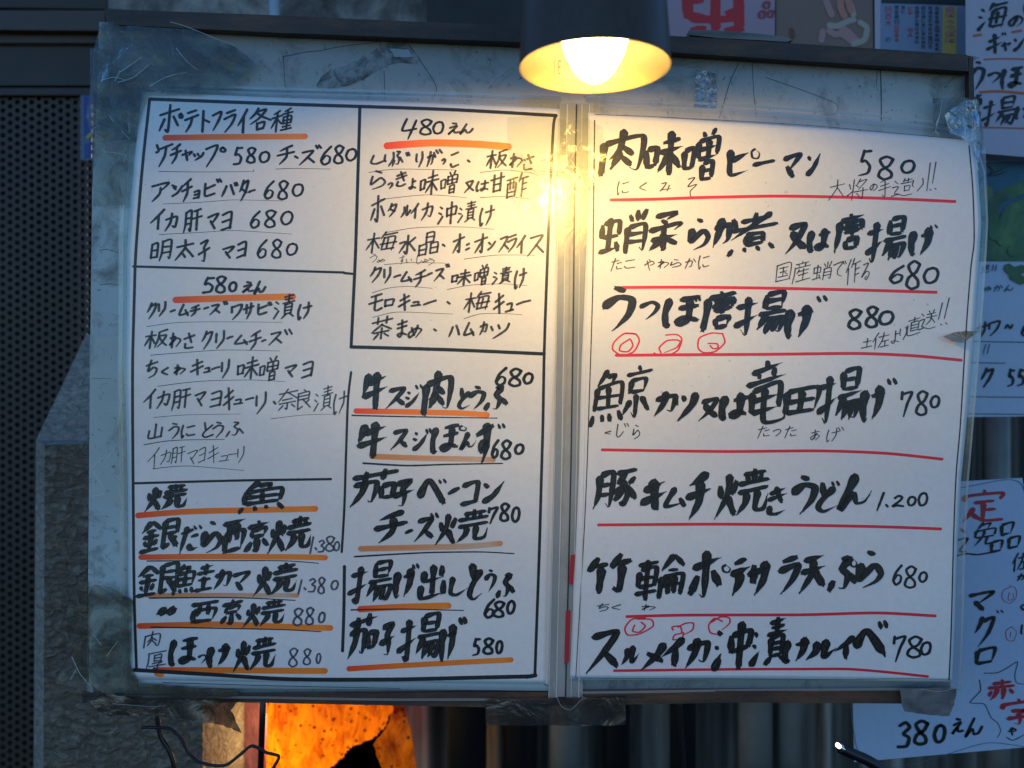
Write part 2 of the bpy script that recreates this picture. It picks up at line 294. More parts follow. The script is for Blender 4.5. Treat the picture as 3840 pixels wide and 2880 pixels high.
# ---------------------------------------------------------------- handwriting
# every character is a set of pen strokes on a 100 x 100 square: pairs of two-digit numbers x y, strokes parted by '/',
# '@c:x0,y0,x1,y1' puts another character into a part of the square
G = {}
def glyphs(s):
    for ln in s.strip().splitlines():
        k, v = ln.split(None, 1)
        G[k] = v.strip()
glyphs('''
0 5502 2015 0555 2590 5597 8880 9740 8010 5502
1 6502 4098
. 4090 6098
2 1525 4505 8020 6050 0592 4585 9890
3 1015 5503 8820 4545 9060 7592 0895
4 2502 0558 9550/9010 5099
5 3503 1545 5040 9062 7590 0598/3308 9505
6 8502 3035 0575 3597 8085 8560 4850 1575
7 1010 0835/1018 9208 6050 3599
8 8515 4503 1018 3042 8068 8590 4598 1085 2060 6540 8515
゛ 1015 3585/6005 9075
゜ 5005 1030 2080 7090 9050 5005
ー 0270 4548 9830
・ 2525 7575
、 2020 8085
！ 6002 4598
〃 4502 0598/9502 5598
〜 0260 2535 5050 7565 9835
ア 0512 9008 6045/5030 4865 1599
イ 8502 5030 0555/5532 5599
オ 0530 9525/6002 6092 4582/5835 0885
カ 0532 9028 8090 6082/5002 4055 0598
キ 1535 8520/0568 9550/4502 6099
ク 4002 2530 0550/3820 9015 7060 2599
ケ 0502 1830/0535 1532/3022 9815/6020 5560 3099
コ 1015 8812 8588/0888 9585
サ 0230 9826/2805 3062/7402 7255 4099
シ 1515 3530/0540 3055/1095 5575 9530
ス 1212 8010 5055 0598/5055 9597
タ 4002 2530 0550/3820 9015 7060 2599/3045 7568
チ 8502 5012 1520/0248 9842/5515 5565 2099
ツ 0812 2040/4208 5032/9208 8050 3099
テ 2008 8005/0238 9832/5538 4870 2099
ト 3002 3099/3240 9065
ニ 1520 8515/0280 9878
ハ 3012 2050 0290/6508 8045 9892
ヒ 1205 1580 3095 9088/1545 8528
フ 0512 9008 7050 2099
へ 0255 3520 9890
ホ 0530 9525/5002 5098 3590/2850 0588/7248 9685
マ 0515 9510 4065/3045 7098
ム 4502 1080 9278/6852 9699
メ 8502 6050 0599/2030 8578
モ 1512 8810/0548 9845/4815 4580 6092 9585
ヤ 0540 9025 6555/3005 5599
ユ 1520 7518 6885/0288 9886
ヨ 1010 8808 8598/1550 8548/0895 8892
ラ 2005 8503/0532 9028 7065 2099
リ 1510 1860/8205 8055 3099
ル 3010 2860 0298/6003 6092 9855
ロ 1512 1892/1515 8812 8390/1888 8585
ワ 1010 1248/1012 9208 7560 2899
ン 0815 3035/0590 5070 9520
あ 1022 8820/4502 5080/6535 2590 0565 5545 9565 6098
い 1510 1270 3090 4070/7518 9568
う 3502 7015/0540 5025 9040 8070 4099
え 3502 6512/1540 7535 0598 4565 6092 9895
か 0535 6030 6080 4592/3502 2550 0598/7515 9550
き 1525 8015/1045 8835/4002 7065/2565 2088 5098 8592
く 7502 1050 7898
け 1505 0550 1298 2588/4230 9828/7502 7555 5099
こ 1515 8512/1070 3092 9590
さ 1030 9022/4502 7060/2060 2590 8595
し 2502 2080 5098 9570
す 0522 9518/6002 6055 4070 3550 5045 6560 4099
そ 3005 7505 3040 9040 5065 5592 8099
た 0525 6520/3502 0598/5545 9042/5070 5590 9592
ち 0525 9020/4002 2058 6045 9060 7590 3098
つ 0230 6015 9540 8070 4098
て 0512 9508 5045 5080 8598
と 2502 3548/8530 3060 1580 4098 9592
に 1505 0850 1598 2585/4525 9022/4575 5590 9590
の 5515 3080 1080 0545 5008 9240 8575 5598
は 1502 0550 1298 2190/4228 9825/7002 7080 5098 4085 6075 9892
ほ 1502 0550 1298 2190/4212 9510/4042 9540/7010 7082 5098 4085 6075 9892
ふ 4002 6510 4532 6558 5592 3888/2062 0592/7252 9885
ま 1520 9018/1545 9042/5002 5582 3598 2082 5078 9095
み 1515 5512 3060 0590 2078 9880/8545 7098
め 2015 4580/6505 5060 1595 0560 5525 9545 6098
や 0545 7025 9550 6060/4505 5520/2515 5599
ゆ 1020 0880 2050 5020 9045 7575 5070/5502 5570 4099
よ 5502 5582 3598 2082 5078 9595/5530 8828
ら 3502 6515/2028 1570 6545 9270 7590 3098
り 1510 1250 2060/7505 8050 5099
る 2008 7508 0575 6048 9270 6098 4585 6080
わ 2502 2598/0530 4528 0578 5540 9260 6098
ん 4502 0598 4060 5592 8090 9860
木 0530 9528/5002 5099/4832 0280/5232 9878
口 1510 2090/1512 9010 8088/1888 8585
日 1505 1598/1508 8505 8598/1550 8550/1595 8595
火 1525 2555/8518 6850/4802 4550 0298/4850 9598
氵 2005 6018/0538 5048/0598 8060
扌 0525 9520/5502 5592 3582/0272 9850
月 2005 2060 0598/2008 8805 8896 7088/2035 8535/2062 8562
又 1015 8512 5560 0598/2525 5565 9898
子 1812 8010 5035 6062 5592 3588/0254 9847
甘 0228 9825/2505 2597/7502 7597/2558 7558/2595 7595
各 3502 2022 0240/3215 7212 4045 0562/3020 5540 9862/@口:28,62,75,99
禾 7502 1515/0232 9828/5012 5099/4835 0275/5240 9565
重 7502 2510/0222 9820/1538 1568/1538 8536 8568/1553 8553/1568 8568/5010 5096/1582 8582/0297 9897
種 @禾:0,2,48,99/@重:48,2,99,99
干 1512 8510/0245 9842/5012 5099
肝 @月:2,5,46,99/@干:50,2,99,99
明 @日:0,8,36,80/@月:42,2,96,99
太 0532 9530/5002 4845 0298/5040 9898/4075 5592
大 0532 9530/5002 4845 0298/5040 9898
反 9002 2012/2515 2250 0298/2838 8535 5575 2299/3045 6075 9898
板 @木:0,2,46,99/@反:46,5,99,99
未 1525 8522/0245 9842/5002 5099/4850 0588/5250 9588
味 @口:2,28,36,75/@未:36,2,99,99
曽 2502 3515/7502 6015/1020 1055/1022 9020 8855/1055 8855/5022 5055/1038 8838/@日:22,64,78,99
噌 @口:0,28,32,72/@曽:36,2,99,99
中 1025 1262/1027 9025 8860/1260 8858/5002 5099
沖 @氵:0,8,28,90/@中:38,2,99,99
責 1510 8508/2022 8020/0536 9834/5002 5036/2542 2584/2544 7542 7584/2556 7556/2570 7570/2584 7584/3586 0599/6586 9599
漬 @氵:0,20,28,95/@責:38,2,99,99
毎 3002 0530/2515 9512/2530 1590/2532 8530 7598/0560 9858/2088 8586/5038 4580
梅 @木:0,2,42,99/@毎:42,2,99,99
水 5002 5095 3585/0535 3832 0585/9020 6040/5540 9590
晶 @日:28,0,76,46/@日:0,50,46,99/@日:54,50,99,99
酉 0510 9508/1530 1598/1532 8530 8598/3812 3555/6212 6555/1575 8575/1596 8596
乍 3002 0535/2525 9822/4525 4599/4548 9045/4572 9070
酢 @酉:0,12,52,92/@乍:56,2,99,99
西 0512 9508/1538 2095/1540 8838 8290/3812 3065/6212 6565/2090 8290
茶 0520 9518/3002 3030/7002 7030/5032 0562/5034 9660/1568 8566/5050 5096/3575 1592/6575 8592
牛 2502 0550/1828 9020/0258 9850/5502 5599
肉 1225 1098/1228 9025 8895 7090/5002 4545 2565/4838 7562/5050 2888/5060 7588
茄 0218 9814/3202 2834/7002 6632/0540 5538 5092 4085/2825 2560 0598/@口:62,45,98,90
尭 1514 8512/5002 5030/3014 3030/7014 7030/0232 9830/0250 9848/3552 3075 0598/6550 6590 9292 9962
焼 @火:0,5,40,99/@尭:38,2,99,99
昜 2502 2538/2503 8002 8038/2520 8020/2538 8038/0550 9848/3550 0585/2868 9065 8098 6590/5065 3098/7065 5598
揚 @扌:0,2,42,99/@昜:42,2,99,99
出 5002 5092/1512 1545 8543/8510 8545/0555 0895 9893/9555 9598
奈 0520 9518/4802 0555/5020 9855/2552 7050/1068 9066/5068 5098 4092/2878 1096/7078 9095
良 5002 6012/1515 1898/1518 8016 8050/1534 8034/1550 8050/1898 4885/4550 9598/8560 6572
艮 1505 1898/1508 8006 8048/1528 8028/1548 8048/1898 4882/4550 9598/8560 6572
山 5002 5090/0840 1095 9293/9535 9298
魚 4002 1030/3515 6513 5528/1232 1272/1232 8830 8870/1250 8850/1270 8870/5032 5070/1080 0298/3580 3895/6080 6595/8578 9898
金 5002 0535/5002 9832/2535 7533/1052 9050/5035 5090/2062 3080/8060 7080/0295 9892
銀 @金:0,0,50,99/@艮:50,2,99,99
京 5002 5014/0518 9516/2530 2552/2532 7830 7552/2552 7552/5055 5097 3590/2865 0592/7062 9590
圭 1515 8512/5002 5045/0535 9833/1562 8560/5048 5096/0596 9894
鮭 @魚:0,0,52,99/@圭:52,8,99,96
厚 1010 9508/1512 1260 0298/@日:35,20,82,55/3565 8062 6075/6075 6098 4590/2080 9878
将 3002 3099/1020 2045/0575 3055/6002 4530/5515 9012 5550/4030 5540/3562 9860/7548 7597 6090/5070 6085
手 8002 1512/1532 8530/0255 9852/5012 5595 3585
辶 1005 2520/0240 3038 1575 3080/0290 3085 6096 9894
告 3002 1825/2518 8515/0535 9832/5502 5535/@口:25,52,80,95
造 @辶:0,5,99,99/@告:38,0,99,78
送 @辶:0,5,99,99/@关:38,0,99,80
关 2502 3518/7502 6218/1025 8823/0545 9842/5025 4565 0590/5050 9088
虫 1515 1555/1517 8515 8552/1553 8553/5002 5088/0592 8585/7570 9598
肖 5002 5030/1510 3028/8505 7028/1538 1598/1540 8538 8896 7090/1558 8558/1575 8575
蛸 @虫:0,10,46,92/@肖:50,0,99,99
柔 2005 8003 5520/4015 6030/0538 9835 8048/5030 5060/@木:8,50,95,99
煮 2018 7516/0238 9835/5002 5036/8508 0560/@日:28,52,78,78/1085 0299/3585 3896/6085 6596/8583 9899
唐 5002 5012/1515 9513/1515 1255 0298/3028 8526 8548/2538 9836/3048 8548/5520 5562/@口:30,68,82,98
国 0805 0898/0808 9205 9298/0896 9294/2525 7525/3048 7048/2075 8075/5025 5075/6055 7565
産 5002 5010/1512 8510/3015 3522/7013 6522/1028 9526/1228 1060 0298/3538 2555/3048 9046/3565 8563/2092 9890/6038 6090
亻 9502 0550/5035 5099
作 @亻:0,0,34,99/@乍:36,0,99,99
土 1535 8532/5005 5092/0293 9890
左 0525 9522/4502 3550 0290/3055 9553/6055 6092/2592 9890
佐 @亻:0,0,34,99/@左:34,5,99,99
直 1015 9012/5002 5025/2828 2875/2828 8026 8075/2843 8043/2859 8059/2875 8075/0540 0896 9894
鯨 @魚:0,0,54,99/@京:52,2,99,96
竜 5002 5012/1515 8513/3018 3528/7016 6528/0232 9830/1842 1875/1842 8240 8275/1858 8258/1875 8275/5042 5092 9898 9880
田 1010 1292/1012 9008 8890/1250 8848/5010 5090/1290 8890
豕 0512 9510/5012 1540/2530 6570 5098 3590/4545 0265/5058 0585/9030 6045/6050 9890
豚 @月:0,4,44,98/@豕:44,0,99,99
竹 2502 0535/1828 4825/3530 3598/7502 5535/6528 9825/8030 8095 6588
車 0512 9510/1525 1565/1525 8523 8565/1545 8545/1565 8565/0280 9878/5002 5099
侖 5002 0535/5002 9832/3038 7038/1050 1099/1052 9050 8898/1072 8872/3852 3892/6252 6292
輪 @車:0,4,46,99/@侖:48,0,99,99
天 1015 8812/0545 9542/5015 4555 0298/5045 9898
海 @氵:0,12,34,95/@毎:32,0,99,99
定 5002 5012/0535 0818 9216 8832/2540 7538/5040 5092/5065 8063/2855 0298/2075 5095 9897
免 4002 1530/3012 6510 5525/1530 1555/1532 8530 8555/1555 8555/4832 4555 1585/6055 6082 9580
逸 @辶:0,5,99,99/@免:38,0,99,80
品 @口:26,0,74,44/@口:0,52,46,96/@口:54,50,99,94
赤 1520 8518/5002 5038/0240 9838/4040 3075 1598/6040 6096 5090/1855 0580/8052 9675
字 5002 5012/0535 0818 9216 8832/@子:15,38,88,99
貝 2002 2070/2004 8002 8070/2025 8025/2047 8047/2070 8070/3575 0299/6575 9899
果 1805 1848/1808 8505 8548/1828 8528/1848 8548/0560 9558/5005 5099/4560 0592/5560 9590
実 5002 5012/0535 0818 9216 8832/2035 8033/2550 7548/0265 9863/5030 4875 0598/5070 9598
以 1510 2080 5060/4525 5540/8505 7060 3598/7060 9898
下 0215 9813/5015 5099/5540 7555
Ｖ 1005 5095 9005
Ｅ 1505 1595 8595/1505 8505/1550 7550
Ａ 5005 1095/5005 9095/3065 7065
''')
_cache = {}
def strokes_of(ch):
    if ch in _cache: return _cache[ch]
    out = []
    for s in G[ch].split('/'):
        if s[0] == '@':
            sub = strokes_of(s[1]); x0, y0, x1, y1 = [float(v) for v in s[3:].split(',')]
            out += [[(x0 + p[0] * (x1-x0) / 100, y0 + p[1] * (y1-y0) / 100) for p in st] for st in sub]
        else:
            out.append([(float(q[:2]), float(q[2:])) for q in s.split()])
    _cache[ch] = out; return out
SHEAR = {'x': -.11, 'y': -.20}
def placed(ch, bx, W, rnd, slant=1.0):
    sts = strokes_of(ch)
    digit = ch in '0123456789.！〃゛゜ー・、〜'
    sy = 0 if digit else SHEAR['y'] * slant; sx = SHEAR['x'] * slant * (1.6 if ch in '0123456789' else 1)
    if ch in '゛゜ー・、！〃': sx = 0
    q = [[(x + sx * y + rnd.uniform(-1.6, 1.6), y + sy * x + rnd.uniform(-1.6, 1.6)) for x, y in st] for st in sts]
    if ch in '0゜8': 
        for st in q: st[-1] = (st[0][0] + rnd.uniform(-4, 2), st[0][1] + rnd.uniform(0, 3))
    xs = [p[0] for st in q for p in st]; ys = [p[1] for st in q for p in st]
    x0, y0, x1, y1 = bx; m = min(W * .38, .2 * (x1 - x0)); m2 = min(W * .38, .2 * (y1 - y0))
    bw, bh = max(1.0, x1 - x0 - 2*m), max(1.0, y1 - y0 - 2*m2)
    gx, gy = max(1e-3, max(xs) - min(xs)), max(1e-3, max(ys) - min(ys))
    return [[(x0 + m + (p[0] - min(xs)) / gx * bw, y0 + m2 + (p[1] - min(ys)) / gy * bh) for p in st] for st in q]
class Ink:
    """ribbons of ink on a sheet; coordinates in photo pixels, laid onto the sheet's surface on build"""
    def __init__(s): s.v, s.f, s.uv, s.off = [], [], [], []; s.k = 0
    def ribbon(s, pts, W, style, rnd, uvlen=None):
        step = max(1.6, W * .22); c = catmull(pts, step)
        # resample evenly
        d = [0]
        for a, b in zip(c, c[1:]): d.append(d[-1] + math.hypot(b[0]-a[0], b[1]-a[1]))
        L = d[-1]
        if L < .5: c = [c[0], (c[0][0] + .6, c[0][1] + .3)]; d = [0, .67]; L = .67
        if style in 'mpr':      # round nib: lengthen by half a width at both ends
            ext = W * .45 if style != 'r' else W * .5
            def unit(a, b):
                l = math.hypot(b[0]-a[0], b[1]-a[1]) or 1; return ((b[0]-a[0])/l, (b[1]-a[1])/l)
            u0 = unit(c[min(2, len(c)-1)], c[0]); u1 = unit(c[max(-3, -len(c))], c[-1])
            c = [(c[0][0] + u0[0]*ext, c[0][1] + u0[1]*ext), (c[0][0] + u0[0]*ext*.72, c[0][1] + u0[1]*ext*.72), (c[0][0] + u0[0]*ext*.3, c[0][1] + u0[1]*ext*.3)] + c + \
                [(c[-1][0] + u1[0]*ext*.3, c[-1][1] + u1[1]*ext*.3), (c[-1][0] + u1[0]*ext*.72, c[-1][1] + u1[1]*ext*.72), (c[-1][0] + u1[0]*ext, c[-1][1] + u1[1]*ext)]
            d = [0]
            for a, b in zip(c, c[1:]): d.append(d[-1] + math.hypot(b[0]-a[0], b[1]-a[1]))
            L = d[-1]
        n = len(c); seed = rnd.uniform(0, 900); base = len(s.v); ww = []
        ex, ey = c[-1][0] - c[max(0, n - 1 - max(2, n//4))][0], c[-1][1] - c[max(0, n - 1 - max(2, n//4))][1]
        el = math.hypot(ex, ey) or 1; ex /= el; ey /= el
        last_w = 1
        for i in range(n):
            a, b = c[max(0, i-1)], c[min(n-1, i+1)]
            dx, dy = b[0]-a[0], b[1]-a[1]; l = math.hypot(dx, dy) or 1; dx /= l; dy /= l
            t = d[i] / L; sw = d[i]; ew = L - d[i]
            if style == 'b':    # brush: pressure, pointed entry, sweeping or blunt exit
                dirf = .62 + .38 * abs(dy) + (.06 if dx > 0 and dy > 0 else 0)
                pr = min(1.22, .40 + sw / (W * .5)) if sw < W * .8 else max(.88, 1.22 - (sw - W*.8) / (W * 3))
                if L < 2.6 * W: pr = (.30 + .72 * math.sin(math.pi * min(1, .10 + t ** 1.25 * .82)) ** .9) * min(1, .55 + L / W * .22)
                elif ex < -.25 and ey > .2: pr *= 1 if t < .58 else max(.16, 1 - ((t - .58) / .42) ** 1.3 * .9)
                elif ey < -.25: pr *= 1 if t < .6 else max(.10, 1 - (t - .6) / .4)
                elif ex > .5 and ey > .4: pr *= (1 + .35 * max(0, (t - .4) / .4)) if t < .8 else max(.15, 1.35 - (t - .8) / .2 * 1.25)
                elif ew < W * .45: pr *= max(.35, ew / (W * .45)) ** .5
                else: pr *= 1
                jit = 1 + .09 * noise.noise(Vector((seed, sw / W * 1.4, 0))) + .018 * rnd.uniform(-1, 1)
                wd = W * dirf * pr * jit
            elif style == 'r':
                wd = W * (1 + .04 * noise.noise(Vector((seed, sw / W, 0))))
                e = min(sw, ew); wd *= math.sqrt(max(.02, 1 - max(0, 1 - e / (W * .5)) ** 2))
            else:
                wd = W * (.94 + .12 * noise.noise(Vector((seed, sw / W * .7, 0)))) * (.86 + .2 * abs(dy))
                if style == 'p': wd *= 1 - .35 * t
                elif ex < -.25 and ey > .2 and t > .65: wd *= 1 - .5 * (t - .65) / .35
                e = min(sw, ew); wd *= math.sqrt(max(.03, 1 - max(0, 1 - e / (W * .45)) ** 2))
            nx, ny = -dy, dx; h = wd / 2
            j1 = j2 = 0
            if style == 'b' and (ew < W * .5 or t > .9 or sw < W * .12): j1, j2 = rnd.uniform(-.14, .14) * W, rnd.uniform(-.14, .14) * W
            for side, jj in ((-1, j1), (-.4, 0), (.4, 0), (1, j2)):
                s.v.append((c[i][0] + nx * h * side + dx * jj + nx * side * jj * .5, c[i][1] + ny * h * side + dy * jj))
                s.uv.append(((d[i] / L) if uvlen else seed + d[i] / 60.0, side)); s.off.append(s.k)
        for i in range(n - 1):
            for q in range(3):
                a = base + i*4 + q; s.f.append((a, a + 1, a + 5, a + 4))
        s.k = (s.k + 1) % 24
        return s
    def build(s, name, material, parent, y=0.0, base=8e-5, amp=1.0):
        vs = []
        for (x, yy), k in zip(s.v, s.off):
            p = PW(x, yy, y, amp); p.y -= base + k * 2.5e-6; vs.append(p)
        return mk(name, vs, s.f, material, parent, s.uv)
REG = {1: (450, 330, .4295), 2: (1300, 380, .3737), 3: (450, 980, .4943), 4: (1280, 980, .4943), 5: (450, 1750, .5124), 6: (1240, 1750, .5122),
       7: (2130, 400, .7233), 8: (2130, 1000, .7233), 9: (2130, 1650, .7233), 0: (0, 0, 1.0)}
def parse(txt):
    out = []
    for tok in txt.split():
        out.append((tok[0], [float(v) for v in tok[1:].split(',')]))
    return out
def write(name, reg, txt, W, style, material, parent, y=0.0, base=1.2e-4, amp=1.0, slant=1.0, label=None, seed=None):
    ox, oy, k = REG[reg] if isinstance(reg, int) else reg
    rnd = random.Random(seed if seed is not None else txt); ink = Ink()
    for ch, b in parse(txt):
        bx = (ox + b[0]*k, oy + b[1]*k, ox + b[2]*k, oy + b[3]*k)
        ww = W
        if style == 'b' and ch not in '゛゜〃':
            ex_, ey_ = (bx[2]-bx[0]) * .06, (bx[3]-bx[1]) * .06; bx = (bx[0]-ex_, bx[1]-ey_, bx[2]+ex_, bx[3]+ey_)
        n = len(strokes_of(ch)); h = min(bx[2] - bx[0], bx[3] - bx[1])
        if style == 'b':
            ww *= max(.74, min(1.22, 1.28 - .030 * n))
            ww = min(ww * 1.06, .19 * math.sqrt((bx[2]-bx[0]) * (bx[3]-bx[1])) * (1.3 if n < 4 else 1.03))
            if ch in '゛゜': ww = min(W * (.85 if ch == '゛' else .4), .42 * (bx[3]-bx[1]) if ch == '゛' else 99)
            if ch == '〃': ww = W * 1.05
            if ch == 'ー': ww = W * .9
        elif style == 'm': ww *= 1.2 * max(.76, min(1.0, 1.08 - .02 * n))
        for st in placed(ch, bx, ww, rnd, slant): ink.ribbon(st, ww, style, rnd)
    o = ink.build(name, material, parent, y, base, amp)
    if label: o['label'] = label
    return o
def line(name, reg, pts, W, style, material, parent, y=0.0, base=6e-5, amp=1.0, uvlen=None, label=None, taper=False):
    """pts: 'x,y x,y ...' in the region's pixels; several strokes parted by '/'"""
    ox, oy, k = REG[reg] if isinstance(reg, int) else reg
    ink = Ink(); rnd = random.Random(pts)
    for s in pts.split('/'):
        q = [tuple(float(v) for v in p.split(',')) for p in s.split()]
        ink.ribbon([(ox + a*k, oy + b*k) for a, b in q], W, style, rnd, uvlen)
    o = ink.build(name, material, parent, y, base, amp)
    if label: o['label'] = label
    return o
# ---------------------------------------------------------------- the two menu sheets
LL = [(534, 343), (505, 640), (476, 931), (470, 1400), (480, 2000), (488, 2549)]
LR = [(2098, 408), (2092, 800), (2083, 1375), (2065, 1750), (2052, 2200), (2044, 2566)]
RL = [(2206, 422), (2204, 800), (2190, 1150), (2181, 1362), (2170, 1800), (2137, 2547)]
RR = [(3640, 522), (3668, 620), (3680, 834), (3656, 1217), (3624, 1579), (3605, 1795), (3566, 2554)]
def sheet(name, left, right, y, m, label, group, amp=1.0, **k):
    o = grid_sheet(name, left, right, y, m, amp=amp, nu=90, nv=110, thick=.00012, **k)
    return tag(o, label, 'menu sheet', group)
menu_l = sheet('menu_sheet', LL, LR, 0.0, M['paper'], 'laminated white menu sheet with small handwriting in ruled boxes, left of the clear spine', 'laminated menu sheets on the board')
menu_r = sheet('menu_sheet', RL, RR, 0.0, M['paper_r'], 'laminated white menu sheet with large brush lettering over red underlines, right of the clear spine', 'laminated menu sheets on the board')
# sheets tucked behind, only their edges show
def off(pts, dx, dy): return [(a + dx, b + dy) for a, b in pts]
bl = tag(grid_sheet('paper_sheet', [(540, 392), (505, 1200), (519, 2576)], [(2124, 424), (2108, 1200), (2096, 1800), (2066, 2590)], .0011, M['backing'], nu=40, nv=60, thick=.0001),
    'white spare sheet showing below and right of the boxed menu sheet', 'paper sheet', 'spare sheets tucked behind the menus')
bl2 = tag(grid_sheet('paper_sheet', [(600, 400), (600, 2560)], [(2160, 430), (2140, 1300), (2118, 1900), (2090, 2575)], .0019, M['backing'], nu=40, nv=60, thick=.0001),
    'rearmost white sheet whose edge shows along the clear spine', 'paper sheet', 'spare sheets tucked behind the menus')
line('pen_mark', 0, '2040,2566 2058,2570', 4, 'p', M['rule'], bl, y=.0011)
line('ruled_line', 0, '612,2560 900,2566 1500,2582', 3.4, 'p', M['rule'], bl, y=.0011, label='black ruled line along the bottom edge')
line('ruled_line', 0, '2140,560 2135,1100 2122,1500 2105,2000 2090,2480', 4.5, 'r', M['rule'], bl2, y=.0019)

# ---- left menu sheet
A = menu_l
line('ruled_frame', 0, '566,372 900,382 1340,398 1700,413 2085,434', 13, 'r', M['rule'], A, label='top frame line')
line('ruled_frame', 0, '562,372 540,600 520,820 506,998 498,1300 497,1474 497,1800 501,2057 511,2513', 11, 'r', M['rule'], A, base=6.6e-5, label='left frame line')
line('ruled_frame', 0, '503,2513 800,2528 1100,2545 1500,2548 1990,2536/1975,2538 2008,2532', 15, 'r', M['rule'], A, base=7e-5, label='bottom frame line')
line('ruled_frame', 0, '2085,434 2075,480 2060,791 2048,1100 2041,1321 2036,1600 2030,1800 2022,2078 2006,2525', 11, 'r', M['rule'], A, base=7.4e-5, label='right frame line')
line('ruled_line', 0, '1349,399 1342,650 1334,940 1324,1150 1317,1296', 12, 'r', M['rule'], A, label='upper dividing line')
line('ruled_line', 0, '499,999 900,1010 1290,1022/1290,1024 1322,1027', 9, 'r', M['rule'], A)
line('ruled_line', 0, '1317,1301 1700,1312 2041,1327', 13, 'r', M['rule'], A)
line('ruled_line', 0, '499,1813 900,1802 1242,1796', 9, 'r', M['rule'], A)
line('ruled_line', 0, '1317,1396 1306,1500 1300,1680 1292,1900 1281,2070', 9, 'r', M['rule'], A, label='middle dividing line')
line('ruled_line', 0, '1291,2125 1289,2300 1285,2440', 12, 'r', M['rule'], A, label='lower dividing line')

o_ = M['orange']; op = M['orange_pale']
def hl(pts, reg, W, m=None, label=None): return line('orange_underline', reg, pts, W, 'r', m or o_, A, base=3.5e-5, uvlen=True, label=label)
hl('400,438 900,425 1612,418', 1, 22)
hl('405,445 850,418 1300,432 1620,458', 2, 27)
hl('420,292 850,278 1310,268', 3, 25)
hl('115,1135 500,1142 900,1152 1105,1166', 4, 21)
hl('235,1478 600,1492 900,1498 1150,1505', 4, 21, op)
hl('130,358 500,330 1000,318 1430,308', 5, 22)
hl('155,662 700,658 1300,662 1500,667', 5, 21)
hl('200,940 700,938 1295,942', 5, 17, op)
hl('145,1165 700,1150 1200,1168 1540,1180', 5, 22)
hl('255,1490 800,1485 1500,1492/270,1512 300,1520', 5, 23)
hl('220,602 700,590 1000,582 1240,562', 6, 22, op)
hl('215,1045 500,1030 860,1020', 6, 24)
hl('135,1478 700,1448 1320,1415', 6, 20)
rl = lambda pts, reg, W, m='rule', **k: line('ruled_underline', reg, pts, W, 'p', M[m], A, base=5e-5, **k)
rl('345,732 700,735 1165,728/1165,728 1168,712/1360,706 1500,700 1835,705', 1, 3)
rl('380,1015 700,1000 1000,978 1420,986', 1, 2.6)
rl('345,1280 700,1262 1000,1245 1500,1276', 1, 2.6)
rl('222,712 420,685 600,680 1090,690/1340,715 1600,690 1880,722', 2, 3, 'brown')
rl('340,985 600,955 800,940 1000,948 1200,970/1340,967 1590,955 1840,980', 2, 3, 'brown')
rl('385,1320 650,1275 900,1262 1200,1264 1475,1285/1180,1585 1500,1545 1885,1545/380,1640 640,1620 990,1625', 2, 3, 'brown')
rl('200,495 420,465 700,458 1230,462', 3, 2.6, 'brown')
rl('230,712 500,690 800,672 1210,680', 3, 3)
rl('285,948 500,920 700,905 1000,900 1250,912', 3, 3)
rl('255,1185 500,1165 915,1158/1145,1195 1400,1165 1640,1158', 3, 2.6, 'brown')
rl('180,1392 340,1365 500,1355 790,1352', 3, 4)
rl('245,1575 400,1558 550,1555 940,1587', 3, 3)
rl('235,240 350,205 500,190 690,205/805,215 950,185 1080,175 1250,172 1405,185', 4, 3, 'brown')
rl('240,425 380,390 500,385 845,400/930,435 1050,400 1200,395 1370,405', 4, 3, 'brown')
rl('85,1168 400,1176 800,1184 1180,1190', 4, 7)
rl('170,1530 500,1548 800,1540 1220,1533', 4, 9)
rl('200,690 700,688 1200,690 1450,708', 5, 6)
rl('220,960 700,955 1000,962 1280,978', 5, 7)
rl('230,1172 800,1180 1200,1190 1470,1206', 5, 7)
rl('175,660 500,640 750,628 1100,624 1340,636', 6, 8)
rl('150,1050 500,1045 970,1055', 6, 7)

wl = lambda reg, txt, W=7.5, st='m', m='marker', **k: write('handwritten_line' if st != 'b' else 'brush_written_line', reg, txt, W, st, M[m], A, **k)
pr = lambda reg, txt, W=8, m='price', **k: write('handwritten_price', reg, txt, W, 'm', M[m], A, **k)
wl(1, 'ホ340,140,525,385 ゜510,215,555,270 テ560,185,690,390 ト710,190,785,390 フ800,195,890,375 ラ900,180,1010,390 イ1020,175,1115,395 各1125,165,1320,370 種1310,165,1510,385', 8.6, m='marker_dk')
wl(1, 'ケ315,485,470,695 チ440,485,545,670 ヤ540,540,640,640 ツ640,560,740,640 フ745,490,860,695 ゜870,510,930,565', 8.4, m='marker_dk')
wl(1, 'チ1365,490,1525,670 ・1520,590,1555,612 ス1560,535,1700,675 ゛1700,490,1760,530', 8.4, m='marker_dk')
pr(1, '5985,510,1075,675 81100,510,1190,660 01210,545,1310,655', 8.4)
pr(1, '61745,500,1850,675 81860,490,1960,665 01965,520,2070,640', 8.4)
wl(1, 'ア280,820,440,1000 ・455,850,505,870 ン455,850,560,955 チ540,790,640,1000 ヨ640,890,705,975 ヒ735,830,840,955 ゛840,790,895,830 ハ885,840,1005,955 ゛995,820,1035,860 タ1040,800,1130,990 ー1120,885,1185,915', 8.2, m='marker_dk')
pr(1, '61255,805,1350,975 81375,800,1475,980 01500,830,1605,950', 8)
wl(1, 'イ265,1055,400,1240 カ390,1090,510,1255 肝550,1050,725,1270 マ765,1090,870,1235 ヨ880,1075,985,1250', 8.2, m='marker_dk')
pr(1, '61135,1070,1230,1230 81260,1060,1370,1225 01400,1070,1515,1200', 8)
